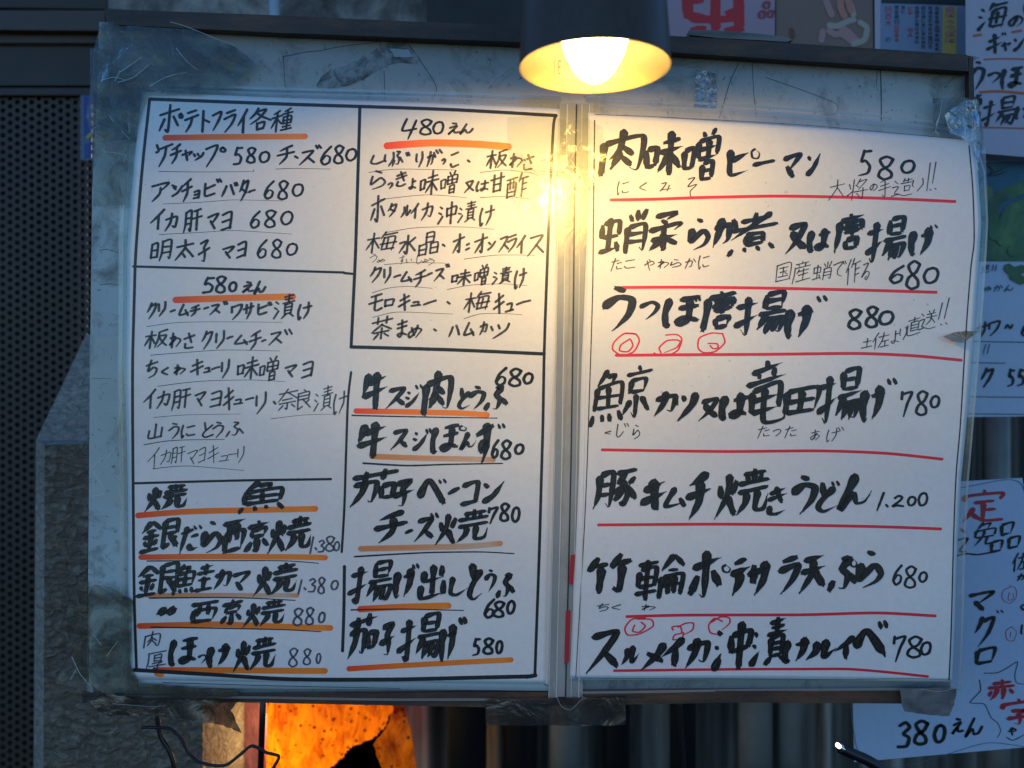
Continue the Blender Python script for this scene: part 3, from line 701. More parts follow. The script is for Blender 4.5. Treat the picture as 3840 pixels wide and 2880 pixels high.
wl(1, '明260,1320,460,1515 太475,1320,650,1510 子680,1320,790,1520 マ895,1375,1005,1490 ヨ1015,1335,1110,1490', 8.2, m='marker_dk')
pr(1, '61195,1320,1290,1490 81320,1315,1420,1490 01450,1350,1555,1465', 7.6)
pr(2, '4550,170,710,385 8730,175,865,345 0860,200,980,335', 8)
wl(2, 'え1010,215,1140,345 ん1130,225,1275,340')
wl(2, 'し235,535,395,635 り370,505,480,655 ふ450,495,570,655 ゛590,505,640,555 り690,500,770,665 か800,500,900,660 ゛890,480,965,530 つ950,570,1000,640 こ1035,505,1130,670 ・1210,590,1240,612 板1395,475,1620,680 わ1630,520,1770,670 さ1770,530,1885,695')
wl(2, 'ら235,690,395,890 つ410,810,470,880 き490,700,610,860 よ620,770,700,890 味730,690,930,940 噌940,690,1120,930 又1175,790,1280,925 は1295,790,1430,915 甘1440,710,1590,920 酢1600,710,1830,980')
wl(2, 'ホ235,940,390,1210 タ410,1020,510,1165 ル540,1040,650,1170 イ640,1020,730,1180 カ745,1015,870,1200 沖910,1005,1110,1240 漬1110,1000,1310,1225 け1330,1040,1490,1260')
wl(2, '梅190,1305,520,1530 水520,1340,700,1535 晶715,1305,925,1560 ・960,1435,990,1458 オ1060,1325,1190,1530 ニ1190,1420,1240,1500 オ1280,1325,1420,1530 ン1410,1400,1500,1500 ス1520,1350,1630,1520 ラ1610,1330,1710,1520 イ1700,1340,1800,1530 ス1810,1335,1980,1560')
wl(2, 'う235,1530,310,1620 め305,1580,390,1620 す530,1545,590,1640 い595,1580,660,1620 し700,1545,760,1635 よ755,1580,815,1620 う790,1575,885,1650', 3.2, 'p', 'pen', label='small reading written under the line')
pr(3, '5620,115,720,245 8720,105,810,245 0820,150,890,235', 9)
wl(3, 'え920,150,1020,245 ん1010,145,1110,255', 8.5)
wl(3, 'ク200,310,280,440 リ285,300,350,420 ー375,365,420,385 ム440,320,520,415 チ525,325,610,420 ー630,345,675,362 ス675,320,760,410 ゛780,300,820,330 ワ840,320,930,445 サ930,310,1020,440 ヒ1040,320,1120,410 ゛1120,305,1155,338 漬1160,245,1330,440 け1345,305,1460,450', 8.2)
wl(3, '板180,510,365,665 わ370,540,465,660 さ480,540,570,665 ク615,525,705,670 リ720,520,795,665 ー805,565,860,590 ム865,555,970,635 チ975,520,1075,675 ー1070,592,1110,610 ス1125,530,1230,640 ゛1245,510,1310,560', 7.6)
wl(3, 'ち195,745,290,890 く310,800,370,865 わ405,780,500,865 キ530,740,635,865 ユ630,800,690,850 ー690,795,760,825 リ765,740,835,890 味885,720,1060,895 噌1055,715,1205,910 マ1250,780,1345,880 ヨ1375,755,1470,890', 7.6)
wl(3, 'イ175,965,275,1120 カ275,980,380,1120 肝385,960,540,1135 マ565,985,655,1100 ヨ680,980,775,1110 キ780,955,870,1130 ユ860,1040,935,1090 ー950,1030,1020,1055 リ1030,985,1115,1160 、1165,1060,1185,1085', 7.2)
wl(3, '奈1200,965,1355,1135 良1345,970,1450,1130 漬1470,940,1620,1140 け1620,980,1730,1165', 5.6, m='pale', label='faded pickle line at the right of the row')
wl(3, '山210,1230,325,1350 う365,1225,450,1350 に460,1240,570,1345 と620,1220,710,1340 う700,1215,790,1340 ふ800,1215,940,1335', 6.4)
wl(3, 'イ205,1410,300,1575 カ300,1430,385,1545 肝380,1400,495,1540 マ510,1430,590,1540 ヨ590,1410,650,1530 キ660,1395,750,1530 ユ750,1470,830,1520 ー820,1455,890,1470 リ890,1400,945,1530', 4.4, 'p', 'pen', label='line in thin faded pen')
wl(4, 'ク215,40,310,165 リ320,40,380,170 ー395,100,455,125 ム450,75,540,160 チ545,60,650,200 ー650,85,695,108 ス700,50,785,155 ゛790,18,825,48 味830,60,990,185 噌1005,20,1120,185 漬1140,40,1295,180 け1310,50,1410,215', 7.8)
wl(4, 'モ205,240,320,380 ロ325,280,405,350 キ430,245,525,375 ユ525,300,605,345 ー620,290,725,335 ・800,305,828,325 梅925,225,1140,390 キ1150,240,1240,400 ユ1240,310,1310,390 ー1325,290,1440,335', 7.8)
wl(4, '茶225,410,395,600 ま420,440,505,580 め505,480,615,585 ・700,512,722,528 ハ810,480,900,575 ム925,460,1010,565 カ1045,455,1110,560 ツ1130,465,1280,590', 7.8)
bw = lambda reg, txt, W=22, m='brush', **k: wl(reg, txt, W, 'b', m, base=1.5e-4, **k)
bw(4, '牛150,835,360,1125 ス330,955,490,1125 シ480,985,600,1110 ゛555,925,625,978 肉615,830,835,1170 と885,955,985,1120 う955,945,1090,1130 ふ1080,950,1265,1140', 23)
pr(4, '61165,800,1260,950 81265,805,1375,955 01375,840,1460,935', 10)
bw(4, '牛115,1210,360,1500 ス365,1275,510,1440 シ535,1290,665,1440 ゛635,1255,695,1320 ほ690,1235,900,1455 ゜890,1240,955,1290 ん900,1290,1030,1430 す1010,1220,1170,1545 ゛1180,1220,1250,1280', 23)
pr(4, '61135,1350,1200,1500 81205,1350,1295,1510 01310,1380,1390,1470', 10)
bw(6, '茄145,10,500,300 子440,90,620,290 へ640,90,840,280 ゛785,80,855,132 ー850,140,955,212 コ940,105,1085,285 ン1100,95,1280,270', 24)
bw(6, 'チ310,320,570,565 ー535,455,612,495 ス605,370,755,555 ゛725,325,798,388 焼770,310,1150,575', 22)
pr(6, '71150,290,1230,420 81235,260,1315,405 01320,290,1390,410', 10)
bw(6, '揚125,695,445,990 け465,735,625,970 ゛590,700,655,760 出655,715,835,970 し870,800,1010,945 と1005,705,1120,975 う1120,755,1210,920 ふ1205,785,1350,970', 22)
pr(6, '61120,965,1205,1115 81185,980,1280,1110 01285,975,1355,1085', 10)
bw(6, '茄120,1075,355,1410 子345,1145,480,1380 揚485,1080,800,1410 け800,1150,930,1430 ゛930,1085,1005,1175', 23)
pr(6, '51035,1255,1100,1390 81110,1250,1200,1380 01205,1270,1265,1375', 10)
bw(5, '焼180,125,490,335', 23)
bw(5, '魚865,105,1190,345', 23)
bw(5, '銀140,385,420,630 た430,435,580,640 ゛530,420,605,470 ら600,400,745,635 西745,380,925,640 京910,390,1100,630 焼1080,360,1400,640', 24)
pr(5, '11385,510,1420,640 .1425,590,1440,612 31445,535,1500,630 81500,505,1575,625 01560,545,1610,620', 6, 'pale')
bw(5, '銀120,705,420,950 鮭390,710,690,940 カ680,745,810,905 マ815,765,950,910 焼980,700,1300,950', 23)
pr(5, '11300,825,1335,935 .1345,885,1362,902 31375,815,1435,920 81445,805,1505,935 01540,830,1600,905', 6.5, 'pale')
bw(5, '〃255,1005,445,1105', 46, label='pair of fat ditto marks')
bw(5, '西520,975,730,1150 京735,965,910,1150 焼905,970,1210,1175', 20)
pr(5, '81265,1030,1345,1165 81355,1025,1425,1160 01450,1060,1505,1145', 7, 'pale')
wl(5, '肉170,1200,300,1330 厚180,1340,345,1500', 5.6, m='pale', label='two small characters written at the left margin')
bw(5, 'ほ370,1245,580,1455 つ570,1370,640,1440 け650,1280,825,1475 焼835,1240,1145,1500', 21)
pr(5, '81235,1320,1310,1465 81340,1325,1405,1450 01435,1360,1475,1440', 6, 'pale')

# ---- right menu sheet
A = menu_r
line('ruled_frame', 0, '2231,429 2500,440 3000,470 3634,523', 3.6, 'p', M['brown'], A, label='thin top frame line')
line('ruled_frame', 0, '2230,451 2226,800 2222,1094 2210,1500 2202,1745 2190,2000 2159,2540', 5, 'p', M['pen'], A, label='thin left frame line')
line('ruled_frame', 0, '3637,545 3648,700 3652,900 3640,1010 3620,1300 3600,1600 3586,1780 3575,2100 3555,2547', 5, 'r', M['rule'], A, label='thin right frame line')
line('ruled_frame', 0, '2159,2541 2600,2546 3100,2550 3400,2543 3555,2547', 3, 'p', M['brown'], A, label='thin bottom frame line')
def red(reg, pts, W=11.5): return line('red_underline', reg, pts, W, 'r', M['red'], A, base=3.5e-5)
red(7, '225,482 450,478 700,470 1100,465 1600,476 2005,492')
red(7, '280,938 600,936 1000,940 1500,950 1910,962')
red(8, '250,460 600,457 1000,455 1500,450 1800,462 2040,485')
red(8, '178,950 800,958 1300,955 1650,968 1940,998', 11)
red(9, '158,440 700,436 1000,438 1600,450 1935,462', 11)
red(9, '305,915 600,908 1200,906 1600,895 1900,910', 11)
red(9, '240,1195 700,1192 1200,1190 1450,1188 1650,1202 1860,1223', 10)
def ring(reg, pts): return line('red_circle_mark', reg, pts, 6.5, 'm', M['red'], A, base=8e-5)
ring(8, '350,350 290,348 240,390 232,430 280,460 340,440 368,385 350,350 300,345/320,375 275,405 268,435 310,440 335,410 325,380')
ring(8, '505,355 560,352 588,375 570,430 530,455 480,462 445,448/480,445 472,420 510,385 560,380 580,390 560,420 500,445')
ring(8, '800,348 740,345 680,370 672,420 700,445 760,440 810,395 800,350/725,398 770,400 775,420 750,425 735,410')
ring(9, '400,920 330,930 295,975 310,1010 370,1005 440,965 430,930 360,928/345,960 335,990 370,995 400,965 380,945')
ring(9, '545,985 540,970 580,965 590,1000 555,1010 545,1035 590,1030 600,1000/570,970 610,950 650,950 645,985 600,1010')
ring(9, '800,940 760,925 730,960 740,1000 790,1010/745,945 790,918 835,922 838,950 800,985')
def b(reg, txt, W=25, **k): return write('brush_written_line', reg, txt, W, 'b', M['brush_r'], A, base=1.5e-4, **k)
def p_(reg, txt, W=9.5): return write('handwritten_price', reg, txt, W, 'm', M['price'], A)
def f(reg, txt, W=5.2, m='pen', **k): return write('small_pen_note', reg, txt, W, 'p', M[m], A, **k)
b(7, '肉170,115,390,360 味405,125,600,355 噌600,115,780,380 ヒ830,220,940,360 ゜945,215,995,275 ー950,275,1075,312 マ1105,245,1205,375 ン1225,240,1310,365', 24)
p_(7, '51500,225,1575,365 81600,255,1690,385 01720,275,1800,350', 10)
f(7, 'に255,385,320,460 く370,390,410,435 み475,390,535,440 そ620,365,670,470')
f(7, '大1345,380,1430,490 将1440,375,1550,490 の1560,400,1600,440 手1605,370,1670,470 造1670,370,1790,470 り1780,370,1840,440 ！1855,290,1880,440 ・1872,428,1882,436 ！1885,285,1910,400 ・1898,424,1908,430', 4.6)
b(7, '蛸160,530,410,760 柔415,545,590,750 ら630,580,735,745 か745,570,885,735 煮830,550,1085,775 又1120,605,1240,770 は1245,625,1365,755 唐1375,555,1540,760 揚1540,575,1750,800 け1770,620,1900,780 ゛1870,608,1918,638', 24)
p_(7, '61665,820,1745,920 81750,795,1830,950 01840,830,1925,920', 10)
f(7, 'た220,785,280,855 こ290,790,350,840 や395,790,450,850 わ465,790,525,840 ら530,790,590,835 か605,785,665,840 に675,770,735,845')
f(7, '国1075,805,1160,910 産1160,800,1260,920 蛸1265,800,1370,900 て1375,800,1430,880 ゛1425,798,1445,818 作1440,785,1520,925 る1520,810,1565,900', 5)
b(8, 'う170,105,340,340 つ365,180,470,280 ほ500,150,690,315 ゛650,148,692,190 唐690,125,880,340 揚860,130,1130,350 け1130,190,1280,380 ゛1285,140,1352,192', 27)
p_(8, '81450,215,1530,330 81540,200,1615,320 01610,225,1695,305', 11)
f(8, '土1520,370,1580,425 佐1580,340,1670,430 よ1675,330,1720,400 り1720,310,1760,380 直1760,260,1830,360 送1820,220,1915,330 ！1920,185,1945,275 ！1950,160,1980,270 ・1932,296,1942,304 ・1958,290,1968,298', 5)
b(8, '鯨125,520,430,825 カ440,640,560,780 ツ545,645,670,805 又670,680,780,805 は790,645,940,795 竜920,490,1130,795 田1120,620,1300,770 揚1290,530,1520,800 け1520,610,1650,810 ゛1650,568,1712,622', 25)
p_(8, '71725,645,1790,780 81800,640,1870,775 01875,665,1930,735')
f(8, 'く190,850,225,870 し250,815,290,885 ゛290,810,318,832 ら335,820,375,895')
f(8, 'た980,825,1045,890 つ1060,840,1105,880 た1120,825,1185,890 あ1255,845,1305,900 け1340,835,1410,910 ゛1400,830,1432,852', 4.6)
b(9, '豚130,150,360,360 キ365,195,520,370 ム500,240,610,350 チ600,165,750,415 焼760,150,1040,410 き1030,240,1140,385 う1150,185,1290,390 と1290,215,1400,375 ゛1362,205,1415,248 ん1405,170,1585,365', 26)
p_(9, '11600,270,1645,370 .1650,335,1662,348 21680,285,1745,350 01760,290,1810,345 01815,270,1870,345', 8.5)
b(9, '竹105,585,330,800 輪345,595,600,830 ホ625,570,800,810 ゜795,640,845,690 テ830,610,950,810 サ920,620,1060,810 ラ1080,600,1200,805 天1190,595,1340,800 ふ1340,610,1500,790 ゜1460,612,1502,662 ら1500,575,1630,770', 26)
p_(9, '61680,645,1735,755 81740,650,1810,770 01815,680,1865,740', 8.5)
f(9, 'ち150,845,215,890 く225,850,275,880 わ380,850,455,885')
b(9, 'ス85,990,265,1215 ル270,1060,375,1170 メ370,1045,510,1200 イ480,1020,610,1180 カ600,1020,730,1190 沖750,940,950,1200 漬945,920,1140,1175 け1120,1015,1260,1160 ル1230,1025,1395,1150 イ1375,1010,1490,1140 へ1480,980,1650,1130 ゛1598,922,1662,988', 25)
p_(9, '71680,1010,1750,1150 81750,1010,1835,1130 01820,1040,1880,1115', 9.5)
# ---------------------------------------------------------------- the board the sheets hang on
M['board'] = None
m, t, bs = mat('grubby_white_plastic_board')
n1 = noise_n(t, 7, 4, .6); n2 = noise_n(t, 38, 8, .75, dist=.7); n3 = noise_n(t, 300, 3, .6)
c = mixc(t, ramp(t, [(.35, 0), (.65, .75)], n1.outputs[0]).outputs[0], (.70, .70, .66), (.46, .44, .39))
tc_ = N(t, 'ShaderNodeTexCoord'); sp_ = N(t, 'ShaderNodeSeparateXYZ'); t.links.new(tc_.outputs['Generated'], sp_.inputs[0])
c = mixc(t, ramp(t, [(.84, 0), (.93, .8)], sp_.outputs[2]).outputs[0], c, (.30, .28, .25))   # darker towards the top edge, under the top rail
c = mixc(t, ramp(t, [(.52, 0), (.68, .7)], n2.outputs[0]).outputs[0], c, (.10, .085, .065))
c = mixc(t, ramp(t, [(.62, 0), (.70, .75)], n3.outputs[0]).outputs[0], c, (.06, .05, .045))
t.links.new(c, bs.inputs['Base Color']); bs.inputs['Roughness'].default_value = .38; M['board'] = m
m, t, bs = mat('rusty_dark_metal_rail')
n1 = noise_n(t, 60, 8, .7, stretch=(.35, 1, 1.6)); n2 = noise_n(t, 400, 4, .7)
c = ramp(t, [(.3, (.030, .018, .012)), (.52, (.065, .036, .022)), (.72, (.16, .07, .03))], n1.outputs[0]).outputs[0]
c = mixc(t, ramp(t, [(.6, 0), (.75, .5)], n2.outputs[0]).outputs[0], c, (.12, .11, .10))
t.links.new(c, bs.inputs['Base Color']); bs.inputs['Roughness'].default_value = .55; bump_n(t, bs, n2.outputs[0], .5, .0006); M['rail'] = m
M['dark_plastic'] = simple('dark_plastic', (.012, .013, .015), .45, nscale=40, bump=.2)
YB = .0045
board = empty('display_board', P(1990, 2600, YB), 'grubby white display board with rusty dark rails behind the two menu sheets', 'display board')
BL = [(372, 82), (366, 300), (346, 700), (342, 1000), (336, 1500), (330, 2200), (326, 2600)]
BR = [(3640, 208), (3644, 500), (3634, 1000), (3600, 1800), (3562, 2600)]
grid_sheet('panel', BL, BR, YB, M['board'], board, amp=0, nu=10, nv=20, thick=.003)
px_box('top_rail', [(392, 34), (1010, 57), (1900, 96), (2900, 158), (3628, 206), (3632, 268), (2900, 222), (2000, 164), (1010, 122), (405, 92)], YB - .006, YB + .010, M['rail'], board, bev=.0006)
px_box('bottom_rail', [(350, 2612), (1100, 2602), (2500, 2590), (3400, 2592), (3560, 2596), (3545, 2640), (2800, 2634), (1800, 2652), (900, 2634), (400, 2640)], YB - .0035, YB + .012, M['rail'], board)
px_box('edge_strip', [(3632, 208), (3650, 215), (3655, 420), (3652, 480), (3636, 470)], YB - .004, YB + .010, M['rail'], board)
px_box('edge_strip', [(325, 2310), (336, 1450), (340, 1250), (343, 1080), (346, 1080), (343, 1300), (334, 2310)][::-1], YB + .001, YB + .009, M['dark_plastic'], board)
# a weathered batten lying on the top rail
tag(px_box('wooden_batten', [(2584, 112), (2680, 114), (2820, 124), (2940, 136), (2974, 150), (2950, 158), (2860, 152), (2700, 144), (2586, 132)], YB - .004, YB + .01, simple('weathered_wood', (.20, .18, .16), .8, nscale=80, var=.5, bump=.5, stretch=(.3, 1, 2)), bev=.0004),
    'short weathered batten lying on the top rail below the red poster', 'batten')
# old paper edges and lines under the film at the top of the board
M['grime'] = ink_mat('grime_line', (.06, .05, .045), streak=.8, coat=0)
M['smudge'] = film_mat('gritty_tape_residue', (.8, .8, .78), .02, .5, 200, .6, .25, dirt=1.0, dcol=(.07, .06, .05), dscale=120)
GR = lambda pts, W=3: line('grime_line', 0, pts, W, 'p', M['grime'], board, y=YB - .0001, amp=0, base=8e-5)
GR('1060,212 1100,205 1140,196 1200,190 1260,178 1330,168 1400,160 1425,155', 3.4); GR('1062,212 1070,340', 2)
GR('1520,152 1570,218 1636,325 1620,372', 3.5); GR('1440,265 1444,370', 2.5); GR('1426,160 1430,265', 2)
GR('2820,222 2826,340 2836,440', 2.5); GR('3300,240 3304,330 3305,455', 5); GR('3290,242 3286,320', 3); GR('2870,290 3000,335 3136,390 3132,430', 2.6)
GR('2770,238 2740,300 2710,400 2696,445', 3.5); GR('372,940 400,935 440,946 452,945', 2.5); GR('375,1068 420,1064 450,1070', 3); GR('345,1418 420,1420', 2)
# short curved strip of dirty tape residue
def blob(name, pts, y, m_, parent=None, amp=0, zig=0, thick=.0001, curl=None, seed=1, sub=14):
    """a thin flat piece with the given outline (photo pixels), gently crumpled"""
    import mathutils
    rnd = random.Random(seed); out = []
    for (a, b_) in zip(pts, pts[1:] + pts[:1]):
        L = math.hypot(b_[0]-a[0], b_[1]-a[1]); n = max(1, int(L / sub))
        for i in range(n):
            s = i / n; out.append((a[0] + (b_[0]-a[0]) * s + rnd.uniform(-zig, zig), a[1] + (b_[1]-a[1]) * s + rnd.uniform(-zig, zig)))
    xs = [q[0] for q in out]; ys = [q[1] for q in out]
    inner = []; g = sub * 1.1
    from mathutils import geometry
    poly = [Vector(q) for q in out]
    def inside(px, py):
        r = False; n = len(out)
        for i in range(n):
            x1, y1 = out[i]; x2, y2 = out[(i+1) % n]
            if (y1 > py) != (y2 > py) and px < (x2-x1) * (py-y1) / (y2-y1) + x1: r = not r
        return r
    yy = min(ys) + g / 2
    while yy < max(ys):
        xx = min(xs) + g / 2
        while xx < max(xs):
            qx, qy = xx + rnd.uniform(-.25, .25) * g, yy + rnd.uniform(-.25, .25) * g
            if inside(qx, qy) and min(math.hypot(qx-a, qy-b_) for a, b_ in out) > g * .5: inner.append((qx, qy))
            xx += g
        yy += g
    n = len(out)
    vv, _, ff, _, _, _ = geometry.delaunay_2d_cdt([Vector(q) for q in out + inner], [(i, (i+1) % n) for i in range(n)], [], 1, 1e-4)
    vs = []
    for q in vv:
        p = P(q[0], q[1], y)
        p.y += warp(p.x, p.z, 1) * amp
        if curl: p.y += curl(q[0], q[1], p)
        vs.append(p)
    return mk(name, vs, [tuple(f_) for f_ in ff], m_, parent)
def wr(a, fq=90, seed=0, lift=None):
    """crumple of height a metres"""
    def fn(sx, sy, p):
        v = a * (noise.noise(Vector((p.x * fq + seed, p.z * fq, 0))) + .5 * noise.noise(Vector((p.x * fq * 2.3, p.z * fq * 2.3, seed))))
        v = -abs(v)
        return v - (lift(sx, sy) if lift else 0)
    return fn
blob('tape_residue', [(1186, 318), (1205, 285), (1240, 262), (1310, 235), (1400, 190), (1470, 150), (1530, 150), (1545, 190), (1575, 215), (1560, 238), (1490, 232), (1420, 256), (1370, 290), (1310, 318), (1250, 330), (1200, 336)], YB - .0006, M['smudge'], board, zig=1.5)
blob('tape_residue', [(1462, 182), (1530, 186), (1548, 214), (1480, 214)], YB - .0009, film_mat('milky_tape', (.8, .82, .82), .05, .3, 80, .5, .45), board, zig=1)
# ---------------------------------------------------------------- clear pocket file holding the sheets
M['film'] = film_mat('clear_pocket_film', (.90, .92, .92), .12, .10, 26, .5, .16)
M['film_edge'] = film_mat('pocket_film_weld', (.82, .84, .82), .05, .30, 30, .5, .30)
M['spine'] = film_mat('yellowed_spine_film', (.84, .83, .76), .03, .28, 40, .5, .50, fres=.3, dirt=.25, dcol=(.18, .13, .07))
pf = empty('clear_pocket_file', P(2150, 2640, 0), 'open clear plastic pocket file holding the two menu sheets, welded at its spine', 'pocket file')
FL = [(480, 312), (448, 900), (445, 1400), (452, 2000), (462, 2618)]; FR = [(2105, 362), (2100, 1400), (2078, 2625)]
grid_sheet('pocket_back', FL, FR, .0030, M['film'], pf, nu=40, nv=50)
grid_sheet('pocket_back', [(2195, 365), (2185, 1400), (2128, 2600)], [(3672, 480), (3700, 560), (3706, 834), (3684, 1217), (3650, 1579), (3634, 1795), (3600, 2585)], .0030, M['film'], pf, nu=40, nv=50)
def strip(name, L_, w_, y, m_, wd=.0): return grid_sheet(name, L_, [(a + w_, b_) for a, b_ in L_], y, m_, pf, nu=3, nv=50, bump=lambda x, z: wd)
S0 = [(2098, 385), (2090, 800), (2084, 1300), (2078, 1700), (2066, 2200), (2056, 2612)]
strip('spine_film', S0, 128, .0008, M['spine'])
M['weld'] = simple('milky_weld', (.66, .65, .58), .25, nscale=60, var=.12)
for dx, w_, y in ((4, 22, .0003), (66, 16, .0002), (88, 30, .0004)):
    strip('weld_seam', [(a + dx, b_ + 4) for a, b_ in S0], w_, y, M['film_edge'])
for dx, w_, m_ in ((62, 5, 'rail'), (28, 3, 'weld'), (112, 3, 'weld'), (84, 2, 'weld'), (1, 2, 'weld')):
    strip('weld_line', [(a + dx, b_ + 6) for a, b_ in S0], w_, -.0001, M[m_] if m_ == 'weld' else M['rule'])
for L_ in ([(488, 320), (455, 900), (452, 1400), (458, 2000), (468, 2612)], [(474, 318), (444, 900), (441, 1400), (448, 2000), (458, 2600)]):
    strip('pocket_edge', L_, 6, .0002, M['film_edge'])
strip('pocket_edge', [(3664, 560), (3690, 640), (3698, 834), (3676, 1217), (3644, 1579), (3626, 1795), (3590, 2585)], 7, .0002, M['film_edge'])
for pts in ('478,313 900,325 1400,340 2100,366', '2200,368 2700,392 3200,428 3672,470', '2130,2596 2600,2592 3100,2588 3596,2580', '470,2614 1000,2614 1500,2624 2070,2622'):
    line('pocket_edge', 0, pts, 9, 'r', M['film_edge'], pf, y=.0004)
line('pocket_edge', 0, '478,330 900,343 1400,358 2090,384/2206,396 2700,412 3200,448 3650,490', 5, 'r', M['film_edge'], pf, y=.0002)
# two slips of red paper caught in the spine pocket
M['redpaper'] = simple('red_paper', (.42, .02, .03), .6, nscale=200, var=.1)
for i, (pts, lb) in enumerate((([(2140, 2082), (2156, 2078), (2150, 2190), (2132, 2192)], 'upper short red paper slip seen through the spine film'), ([(2122, 2290), (2140, 2288), (2134, 2480), (2116, 2490)], 'lower longer red paper slip seen through the spine film'))):
    tag(blob('paper_slip', pts, -.0003, M['redpaper'], amp=1), lb, 'paper slip', 'red slips in the spine of the file')

# ---------------------------------------------------------------- tape
M['tape_clear'] = film_mat('clear_tape', (.93, .94, .92), .02, .2, 55, .6, .04, bdist=.0012, fres=.22)
M['tape_dirty'] = film_mat('dirty_crumpled_tape', (.62, .64, .58), .02, .25, 60, .5, .03, dirt=.9, dcol=(.07, .058, .042), bdist=.002, dscale=62)
M['tape_brown'] = film_mat('browned_tape', (.30, .26, .22), .12, .22, 60, .9, .05, dirt=.7, dcol=(.03, .022, .018), bdist=.0015)
M['tape_shiny'] = film_mat('shiny_crinkled_tape', (.9, .92, .92), .16, .09, 110, .9, .04, bdist=.0025)
M['tape_pimple'] = film_mat('pimpled_tape', (.9, .92, .9), .3, .08, 420, 1, .08, bdist=.006, fres=1)
M['tape_grey'] = simple('grey_cloth_tape', (.13, .14, .15), .5, nscale=120, var=.5, bump=.6)
M['crease'] = ink_mat('painted_crease_glint', (.55, .58, .58), streak=.6)  # pale ribbon colour that paints the highlight along each tape fold
def tape(pts, y, m_, label, a=.0005, fq=90, zig=1.5, seed=1, amp=.5, creases=(), cw=3, lift=None, group='old tape round the menu board', name='tape_piece'):
    o = blob(name, pts, y, M[m_], amp=amp, zig=zig, curl=wr(a, fq, seed, lift), seed=seed)
    tag(o, label, 'tape', group)
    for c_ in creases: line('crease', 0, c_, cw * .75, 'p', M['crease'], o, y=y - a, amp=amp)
    return o
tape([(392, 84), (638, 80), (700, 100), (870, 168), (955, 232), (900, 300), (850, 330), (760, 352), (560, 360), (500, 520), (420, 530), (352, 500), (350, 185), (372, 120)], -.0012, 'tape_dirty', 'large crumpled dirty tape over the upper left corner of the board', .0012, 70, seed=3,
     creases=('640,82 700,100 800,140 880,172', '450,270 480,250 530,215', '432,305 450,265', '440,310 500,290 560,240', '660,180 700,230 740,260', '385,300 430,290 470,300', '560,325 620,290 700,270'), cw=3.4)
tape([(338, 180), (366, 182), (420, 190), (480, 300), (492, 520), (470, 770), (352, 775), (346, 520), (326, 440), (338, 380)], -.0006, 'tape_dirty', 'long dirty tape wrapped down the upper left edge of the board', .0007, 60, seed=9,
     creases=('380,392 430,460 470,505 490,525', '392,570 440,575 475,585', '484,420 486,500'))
tape([(322, 442), (346, 300), (350, 430), (344, 440)], .002, 'tape_clear', 'small clear tape corner poking out over the blue sticker', .0006, seed=5)
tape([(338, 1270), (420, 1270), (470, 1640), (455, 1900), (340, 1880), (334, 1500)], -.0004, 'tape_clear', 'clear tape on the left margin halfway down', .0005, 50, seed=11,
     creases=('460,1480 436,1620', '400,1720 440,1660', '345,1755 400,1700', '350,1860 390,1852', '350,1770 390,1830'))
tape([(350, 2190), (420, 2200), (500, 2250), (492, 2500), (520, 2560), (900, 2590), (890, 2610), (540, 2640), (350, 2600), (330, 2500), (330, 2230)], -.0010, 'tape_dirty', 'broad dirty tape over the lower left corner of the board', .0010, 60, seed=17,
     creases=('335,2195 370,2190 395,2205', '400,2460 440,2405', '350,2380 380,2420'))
tape([(255, 2250), (290, 2190), (332, 2180), (332, 2560), (300, 2560), (275, 2480), (250, 2440)], .004, 'tape_dirty', 'thin dusty tape flap hanging left of the lower left corner', .0015, 40, seed=21)
tape([(268, 2462), (300, 2520), (356, 2592), (330, 2600), (208, 2558)], .000, 'tape_clear', 'stiff pointed tape flap with a painted glint along its edge at the lower left', .0012, 60, seed=23,
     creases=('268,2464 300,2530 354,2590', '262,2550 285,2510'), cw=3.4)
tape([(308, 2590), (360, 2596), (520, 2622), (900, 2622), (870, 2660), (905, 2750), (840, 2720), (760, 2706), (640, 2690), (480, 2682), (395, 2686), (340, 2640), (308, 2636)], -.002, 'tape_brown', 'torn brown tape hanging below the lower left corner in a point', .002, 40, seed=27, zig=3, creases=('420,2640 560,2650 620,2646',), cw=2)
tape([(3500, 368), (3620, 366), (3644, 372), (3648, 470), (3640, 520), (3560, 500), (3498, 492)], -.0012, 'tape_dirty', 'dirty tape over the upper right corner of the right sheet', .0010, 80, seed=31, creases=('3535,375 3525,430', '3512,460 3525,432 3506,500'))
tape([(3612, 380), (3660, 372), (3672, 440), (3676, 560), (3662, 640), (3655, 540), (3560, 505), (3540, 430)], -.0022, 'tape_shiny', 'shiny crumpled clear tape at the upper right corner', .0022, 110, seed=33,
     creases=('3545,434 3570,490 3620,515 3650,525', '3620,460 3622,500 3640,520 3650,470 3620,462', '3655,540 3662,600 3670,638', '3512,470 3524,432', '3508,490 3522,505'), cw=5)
tape([(3652, 374), (3670, 372), (3680, 440), (3690, 520), (3688, 556), (3676, 586), (3666, 580), (3662, 480)], .003, 'tape_brown', 'rounded brown tape end behind the right edge of the board', .0006, seed=37)
tape([(3628, 212), (3650, 209), (3672, 215), (3660, 224), (3640, 236), (3632, 250)], .004, 'tape_brown', 'small curled tape tip above the right corner of the board', .0006, seed=41)
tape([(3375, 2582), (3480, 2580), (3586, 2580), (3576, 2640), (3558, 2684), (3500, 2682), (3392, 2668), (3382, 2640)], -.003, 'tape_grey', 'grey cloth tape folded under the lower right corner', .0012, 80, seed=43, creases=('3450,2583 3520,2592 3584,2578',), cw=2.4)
tape([(3535, 1262), (3575, 1248), (3620, 1240), (3668, 1243), (3640, 1266), (3612, 1286), (3570, 1280)], -.0035, 'tape_brown', 'small browned tape flake lifted off the right sheet edge', .0015, 120, seed=47, creases=('3580,1250 3610,1262', '3600,1246 3622,1270'), cw=2)
